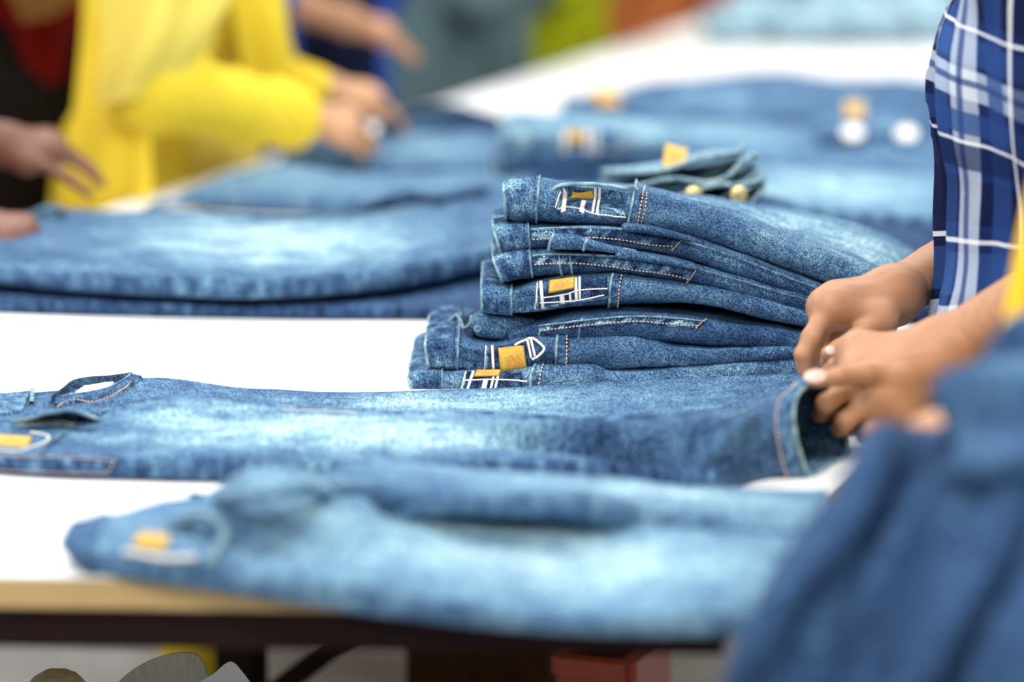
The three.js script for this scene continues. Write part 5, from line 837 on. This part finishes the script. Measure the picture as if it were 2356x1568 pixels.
M.plaid = std({ map: plaid, roughness: 0.85 });
{
  const c = D(2500, 700, 3.62);
  const NH = { wrist: D(2168, 806, 3.42), elbow: D(2520, 600, 3.36), wristR: 0.033, cell: 0.003, palmR: 0.0235,
    fill: [bone(D(1960, 915, 3.42), D(2100, 880, 3.43), 0.024, 0.026), bone(D(1985, 955, 3.425), D(2090, 920, 3.42), 0.02, 0.022)],
    chains: [[D(2066, 862, 3.375), D(1990, 860, 3.345), D(1930, 866, 3.325), D(1874, 874, 3.318)], [D(1978, 816, 3.42), D(1925, 842, 3.445), D(1892, 868, 3.47), D(1884, 900, 3.48)], [D(1984, 868, 3.385), D(1900, 928, 3.352), D(1888, 950, 3.385), D(1918, 952, 3.415)], [D(2014, 912, 3.375), D(1944, 968, 3.35), D(1930, 985, 3.385), D(1964, 988, 3.415)], [D(2056, 945, 3.38), D(2000, 990, 3.362), D(1988, 1002, 3.39), D(2018, 1004, 3.415)]], rs: [0.0138, 0.012, 0.0128, 0.0124, 0.0115] };
  const FH = { wrist: D(2052, 680, 3.62), elbow: D(2330, 520, 3.86), wristR: 0.031, cell: 0.003, palmR: 0.021,
    chains: [[D(2024, 738, 3.565), D(1972, 775, 3.535), D(1930, 800, 3.52), D(1904, 812, 3.51)], [D(1905, 708, 3.555), D(1866, 775, 3.525), D(1846, 815, 3.52), D(1850, 850, 3.525)], [D(1925, 698, 3.58), D(1885, 765, 3.56), D(1868, 812, 3.55), D(1868, 850, 3.548)], [D(1950, 700, 3.605), D(1915, 765, 3.595), D(1900, 805, 3.585), D(1898, 838, 3.575)], [D(1978, 708, 3.625), D(1950, 762, 3.62), D(1936, 796, 3.612), D(1930, 822, 3.605)]], rs: [0.0132, 0.0128, 0.0125, 0.012, 0.0105] };
  const o = figure({
    label: 'person in a blue and white plaid shirt gripping the jeans hem with both hands', at: [c.x, c.z], face: WEST, tall: 1.7, lean: 0.035, skinMat: M.skinBrown, arms: [NH, FH], sleeve: [0.4, 0.45], top: M.plaid, topName: 'shirt', topHem: 0.862, low: { mat: M.blackCloth }, fold: 0.02, hairStyle: 'short', slim: 1.2, cellC: 0.011,
    topUV: (q) => (x, y, z) => [Math.atan2(x - q.x, z - q.z) * 0.22, y + 0.03 * Math.sin(y * 9 + x * 8)],
  });
  const nail = (tip, base, toward, k, w, nm) => { const d = tip.clone().sub(base).normalize(), n = toward.clone().addScaledVector(d, -toward.dot(d)).normalize(), s = n.clone().cross(d), g = new THREE.SphereGeometry(1, 16, 10); g.applyMatrix4(new THREE.Matrix4().makeBasis(d.clone().multiplyScalar(k * 0.008), s.clone().multiplyScalar(w), n.clone().multiplyScalar(0.0025)).setPosition(tip.clone().addScaledVector(n, 0.0082).addScaledVector(d, 0.001))); mesh(nm, g, M.nail, o); };
  const camDir = EYE.clone().sub(NH.wrist).normalize();
  nail(NH.chains[0][3], NH.chains[0][2], camDir.clone().add(V(0, 0.6, 0)), 1.7, 0.0088, 'thumb_nail');
  nail(FH.chains[0][3], FH.chains[0][2], camDir.clone().add(V(0.4, 0.4, 0)), 0.9, 0.006, 'thumb_nail');
}
// ---- person in amber yellow at the right, carrying a bundle of dark jeans
M.amber = std({ map: clothTex(51, [226, 176, 30], [248, 206, 70]), roughness: 0.85 });
{
  const c = D(2890, 600, 2.86), w = D(2330, 960, 2.78);
  figure({ label: 'person in amber yellow at the right edge, arms under a bundle of dark jeans', at: [c.x, c.z], face: WEST + 0.25, tall: 1.6, lean: 0.04, skinMat: M.skinTan, sleeve: [0.75, 0.9], top: M.amber, topHem: 0.5, low: { mat: M.amber }, fold: 0.016, hairStyle: 'bun', slim: 1.05,
    arms: [{ wrist: D(2640, 1250, 2.62), dir: V(-1, 0, 0.1), nrm: V(0, -1, 0.2), thumb: V(0, 1, 1), curl: 0.3 }, { wrist: w, dir: D(2130, 1015, 2.72).sub(w), nrm: V(0, 1, -0.4), thumb: V(0, 0.3, 1), curl: 0.3, elbow: D(2640, 900, 2.9) }],
    scarf: (o) => mesh('hanging_scarf', drape([[D(2385, 380, 2.86), D(2352, 520, 2.84), D(2326, 660, 2.83), D(2300, 790, 2.83)], [D(2440, 360, 2.8), D(2400, 520, 2.79), D(2372, 680, 2.79), D(2340, 830, 2.79)], [D(2520, 350, 2.84), D(2480, 520, 2.84), D(2450, 700, 2.84), D(2420, 860, 2.84)]], 16, 10, (u, v) => 0.006 * Math.sin(v * 8)), M.amber, o) });
}
{
  const hang = (text, legs) => { const o = thing('jeans', text, 'jeans', 'jeans of the carried bundle', [legs[0].near[1].x, 0.7, legs[0].near[1].z]); legs.forEach((l) => { const leg = new Leg(l); mesh(l.part || 'leg', leg.geometry(130, 10, 26, l.shade), M.denim, o); }); };
  const P = (list) => list.map((q) => D(...q));
  const dk = (seed, base) => wash(seed, { base, thigh: 0.16, at: 0.4, span: 0.4, mott: 0.14, seam: 0.2 });
  const pleat = (seed, a) => (s, d, f) => a * (Math.sin(d * 62 + seed + 5 * N3(s * 3, d * 5, seed)) + 0.6 * Math.sin(d * 31 - s * 9 + seed * 2)) * sst(-0.01, 0.02, d);
  hang('leftmost jeans of the carried bundle, legs hanging beside the table corner', [
    { near: P([[2110, 1060, 2.64], [1930, 1120, 2.58], [1815, 1260, 2.54], [1725, 1420, 2.52], [1660, 1600, 2.51], [1600, 2000, 2.49]]), far: P([[2260, 900, 2.68], [2180, 1050, 2.62], [2060, 1260, 2.58], [1960, 1440, 2.55], [1890, 1640, 2.54], [1850, 2000, 2.52]]), t: [0.04, 0.06, 0.065, 0.06, 0.055, 0.045], round0: 0.04, wr: pleat(1.1, 0.012), shade: dk(81, 0.24) },
    { near: P([[2240, 960, 2.6], [2080, 1180, 2.54], [1970, 1370, 2.5], [1890, 1580, 2.48], [1840, 2000, 2.46]]), far: P([[2420, 860, 2.64], [2330, 1080, 2.58], [2200, 1340, 2.54], [2110, 1600, 2.52], [2060, 2000, 2.5]]), t: [0.04, 0.06, 0.065, 0.06, 0.05], round0: 0.04, wr: pleat(4.1, 0.012), shade: dk(84, 0.18) }]);
  hang('middle jeans of the carried bundle, broad seat rising at the right edge', [
    { part: 'seat', near: P([[2180, 1130, 2.54], [2250, 1120, 2.5], [2360, 1120, 2.47], [2560, 1120, 2.46]]), far: P([[2190, 960, 2.6], [2260, 850, 2.62], [2360, 770, 2.64], [2560, 690, 2.66]]), t: [0.03, 0.06, 0.07, 0.07], round0: 0.03, wr: pleat(2.6, 0.014), shade: dk(87, 0.32) },
    { near: P([[2290, 1080, 2.5], [2190, 1260, 2.46], [2110, 1430, 2.43], [2050, 1650, 2.41], [2010, 2000, 2.4]]), far: P([[2480, 1060, 2.54], [2400, 1280, 2.5], [2310, 1480, 2.47], [2230, 1680, 2.45], [2180, 2000, 2.44]]), t: [0.05, 0.06, 0.06, 0.06, 0.05], round0: 0.04, wr: pleat(5.7, 0.012), shade: dk(90, 0.22) }]);
  hang('rightmost jeans of the carried bundle, at the lower right corner', [
    { near: P([[2400, 1150, 2.46], [2340, 1330, 2.41], [2270, 1480, 2.38], [2210, 1700, 2.36], [2170, 2000, 2.35]]), far: P([[2640, 1150, 2.5], [2560, 1340, 2.45], [2490, 1500, 2.42], [2420, 1700, 2.4], [2380, 2000, 2.39]]), t: [0.06, 0.07, 0.07, 0.07, 0.05], round0: 0.04, wr: pleat(3.4, 0.013), shade: dk(93, 0.24) }]);
}
// ---- things on the floor under the table
M.paperGrey = std({ map: grainTex(61, [160, 164, 161], [186, 190, 186], 4, 8, 256), roughness: 0.9 }); M.paperBlue = std({ color: rgb(0.5, 0.55, 0.6) }); M.cardBrown = std({ map: grainTex(63, [58, 38, 22], [78, 54, 34], 2, 12, 256), roughness: 0.9 }); M.crateRed = std({ color: rgb(0.3, 0.035, 0.015), roughness: 0.45 }); M.wool = std({ color: rgb(0.42, 0.42, 0.38), roughness: 1 });
{
  // open grey carton, flaps standing up
  const c = D(360, 1600, 3.75), o = thing('carton', 'grey open carton under the table, one flap folded up to a peak', 'box', null, [c.x, 0, c.z - 0.14]);
  const y1 = c.y - 0.12, x0 = c.x - 0.16, x1 = c.x + 0.16, z1 = c.z, z0 = c.z - 0.2, k = 0.005;
  mesh('front_panel', box(x0, x1, 0, y1, z1 - k, z1), M.paperGrey, o); mesh('back_panel', box(x0, x1, 0, y1, z0, z0 + k), M.paperGrey, o); mesh('side_panel', box(x0, x0 + k, 0, y1, z0, z1), M.paperGrey, o); mesh('side_panel', box(x1 - k, x1, 0, y1, z0, z1), M.paperGrey, o); mesh('bottom', box(x0, x1, 0, k, z0, z1), M.paperGrey, o);
  mesh('flap', drape([[D(225, 1620, 3.72), D(300, 1545, 3.72), D(365, 1512, 3.72), D(420, 1500, 3.72), D(455, 1505, 3.72), D(485, 1560, 3.72), D(495, 1620, 3.72)], [D(225, 1840, 3.74), D(300, 1840, 3.74), D(365, 1840, 3.74), D(420, 1840, 3.74), D(455, 1840, 3.74), D(485, 1840, 3.74), D(500, 1840, 3.74)]], 24, 8, (u, v) => 0.004 * Math.sin(u * 5), 0.004), M.paperGrey, o);
  const p = thing('paper_sheet', 'pale blue-grey paper sheet with a pointed corner under the table', 'paper', null, [D(530, 1600, 3.6).x, 0, D(530, 1600, 3.6).z]);
  mesh('sheet', drape([[D(430, 1585, 3.62), D(490, 1550, 3.61), D(532, 1521, 3.6), D(558, 1545, 3.6), D(590, 1590, 3.6)], [D(440, 1760, 3.62), D(490, 1760, 3.61), D(532, 1760, 3.6), D(560, 1760, 3.6), D(590, 1760, 3.6)]], 24, 8, null, 0.0016), M.paperBlue, p);
  const s = thing('sack', 'fuzzy grey sack top at the bottom left under the table', 'sack', null, [D(130, 1600, 3.6).x, 0, D(130, 1600, 3.6).z]);
  const q0 = D(130, 1588, 3.6), sb = [bone(V(q0.x, 0.12, q0.z), V(q0.x, q0.y - 0.02, q0.z), 0.11, 0.045)], sf = blend(sb, 0.02);
  mesh('bag', skin((x, y, z) => Math.max(sf(x, y, z) + 0.006 * fbm(x * 60, y * 60, z * 60, 3), 0.002 - y), boundsOf(sb, 0.02), 0.008), M.wool, s);
  const tie = []; for (let i = 0; i < 16; i++) { const a = i / 16 * 6.283; tie.push(V(q0.x + 0.057 * Math.cos(a), q0.y - 0.05, q0.z + 0.057 * Math.sin(a))); } mesh('tie', cord(tie, 0.006, 6, true), M.paperGrey, s);
}
{
  const c = D(1095, 1540, 4.5), o = thing('carton', 'dark brown closed carton standing under the middle of the table', 'box', null, [c.x, 0, c.z - 0.15]), w = 175 / FOCAL * 4.5, y1 = 0.42;
  mesh('body', box(c.x - w, c.x + w, 0, y1, c.z - 0.3, c.z, 0.004), M.cardBrown, o); mesh('tape', box(c.x - w * 0.98, c.x + w * 0.98, y1, y1 + 0.0012, c.z - 0.175, c.z - 0.125), M.ply, o);
}
{
  const c = D(1365, 1560, 4.0), o = thing('crate', 'red plastic crate under the table near its right side', 'crate', null, [c.x, 0, c.z - 0.09]), w = 82 / FOCAL * 4.0, y1 = D(1385, 1500, 4.0).y;
  for (const z of [c.z, c.z - 0.18]) mesh('panel', box(c.x - w, c.x + w, 0, y1 - 0.03, z - 0.006, z + 0.006, 0.003), M.crateRed, o);
  for (const x of [c.x - w, c.x + w]) mesh('panel', box(x - 0.006, x + 0.006, 0, y1 - 0.03, c.z - 0.18, c.z, 0.003), M.crateRed, o);
  mesh('rim', [bar(V(c.x - w, y1 - 0.02, c.z), V(c.x + w, y1 - 0.02, c.z), 0.024, 0.03, 0.004), bar(V(c.x - w, y1 - 0.02, c.z - 0.18), V(c.x + w, y1 - 0.02, c.z - 0.18), 0.024, 0.03, 0.004), bar(V(c.x - w, y1 - 0.02, c.z), V(c.x - w, y1 - 0.02, c.z - 0.18), 0.024, 0.03, 0.004), bar(V(c.x + w, y1 - 0.02, c.z), V(c.x + w, y1 - 0.02, c.z - 0.18), 0.024, 0.03, 0.004)], M.crateRed, o);
  mesh('bottom', box(c.x - w, c.x + w, 0, 0.008, c.z - 0.18, c.z), M.crateRed, o);
}
{
  const c = D(440, 1535, 5.2), bb = [bone(V(c.x, 0.055, c.z), V(c.x, 0.2, c.z), 0.055, 0.05), bone(V(c.x, 0.2, c.z), V(c.x + 0.005, 0.3, c.z), 0.05, 0.022)], f = blend(bb, 0.03), o = thing('added_yellow_bag', 'yellow cloth bag standing on the floor under the table', 'bag', null, [c.x, 0, c.z]);  // made-up bag in place of a yellow-clad leg
  mesh('bag', skin((x, y, z) => Math.max(f(x, y, z) + 0.006 * fbm(x * 30, y * 12, z * 30, 2), 0.002 - y), boundsOf(bb, 0.02), 0.008), M.yellow, o);
  const t = []; for (let i = 0; i < 14; i++) { const a = i / 14 * 6.283; t.push(V(c.x + 0.005 + 0.032 * Math.cos(a), 0.275, c.z + 0.032 * Math.sin(a))); } mesh('drawstring', cord(t, 0.004, 6, true), M.threadTan, o);
}
scene.traverse((o) => { if (o.isMesh) { o.castShadow = true; o.receiveShadow = true; } });
renderer.render(scene, camera);
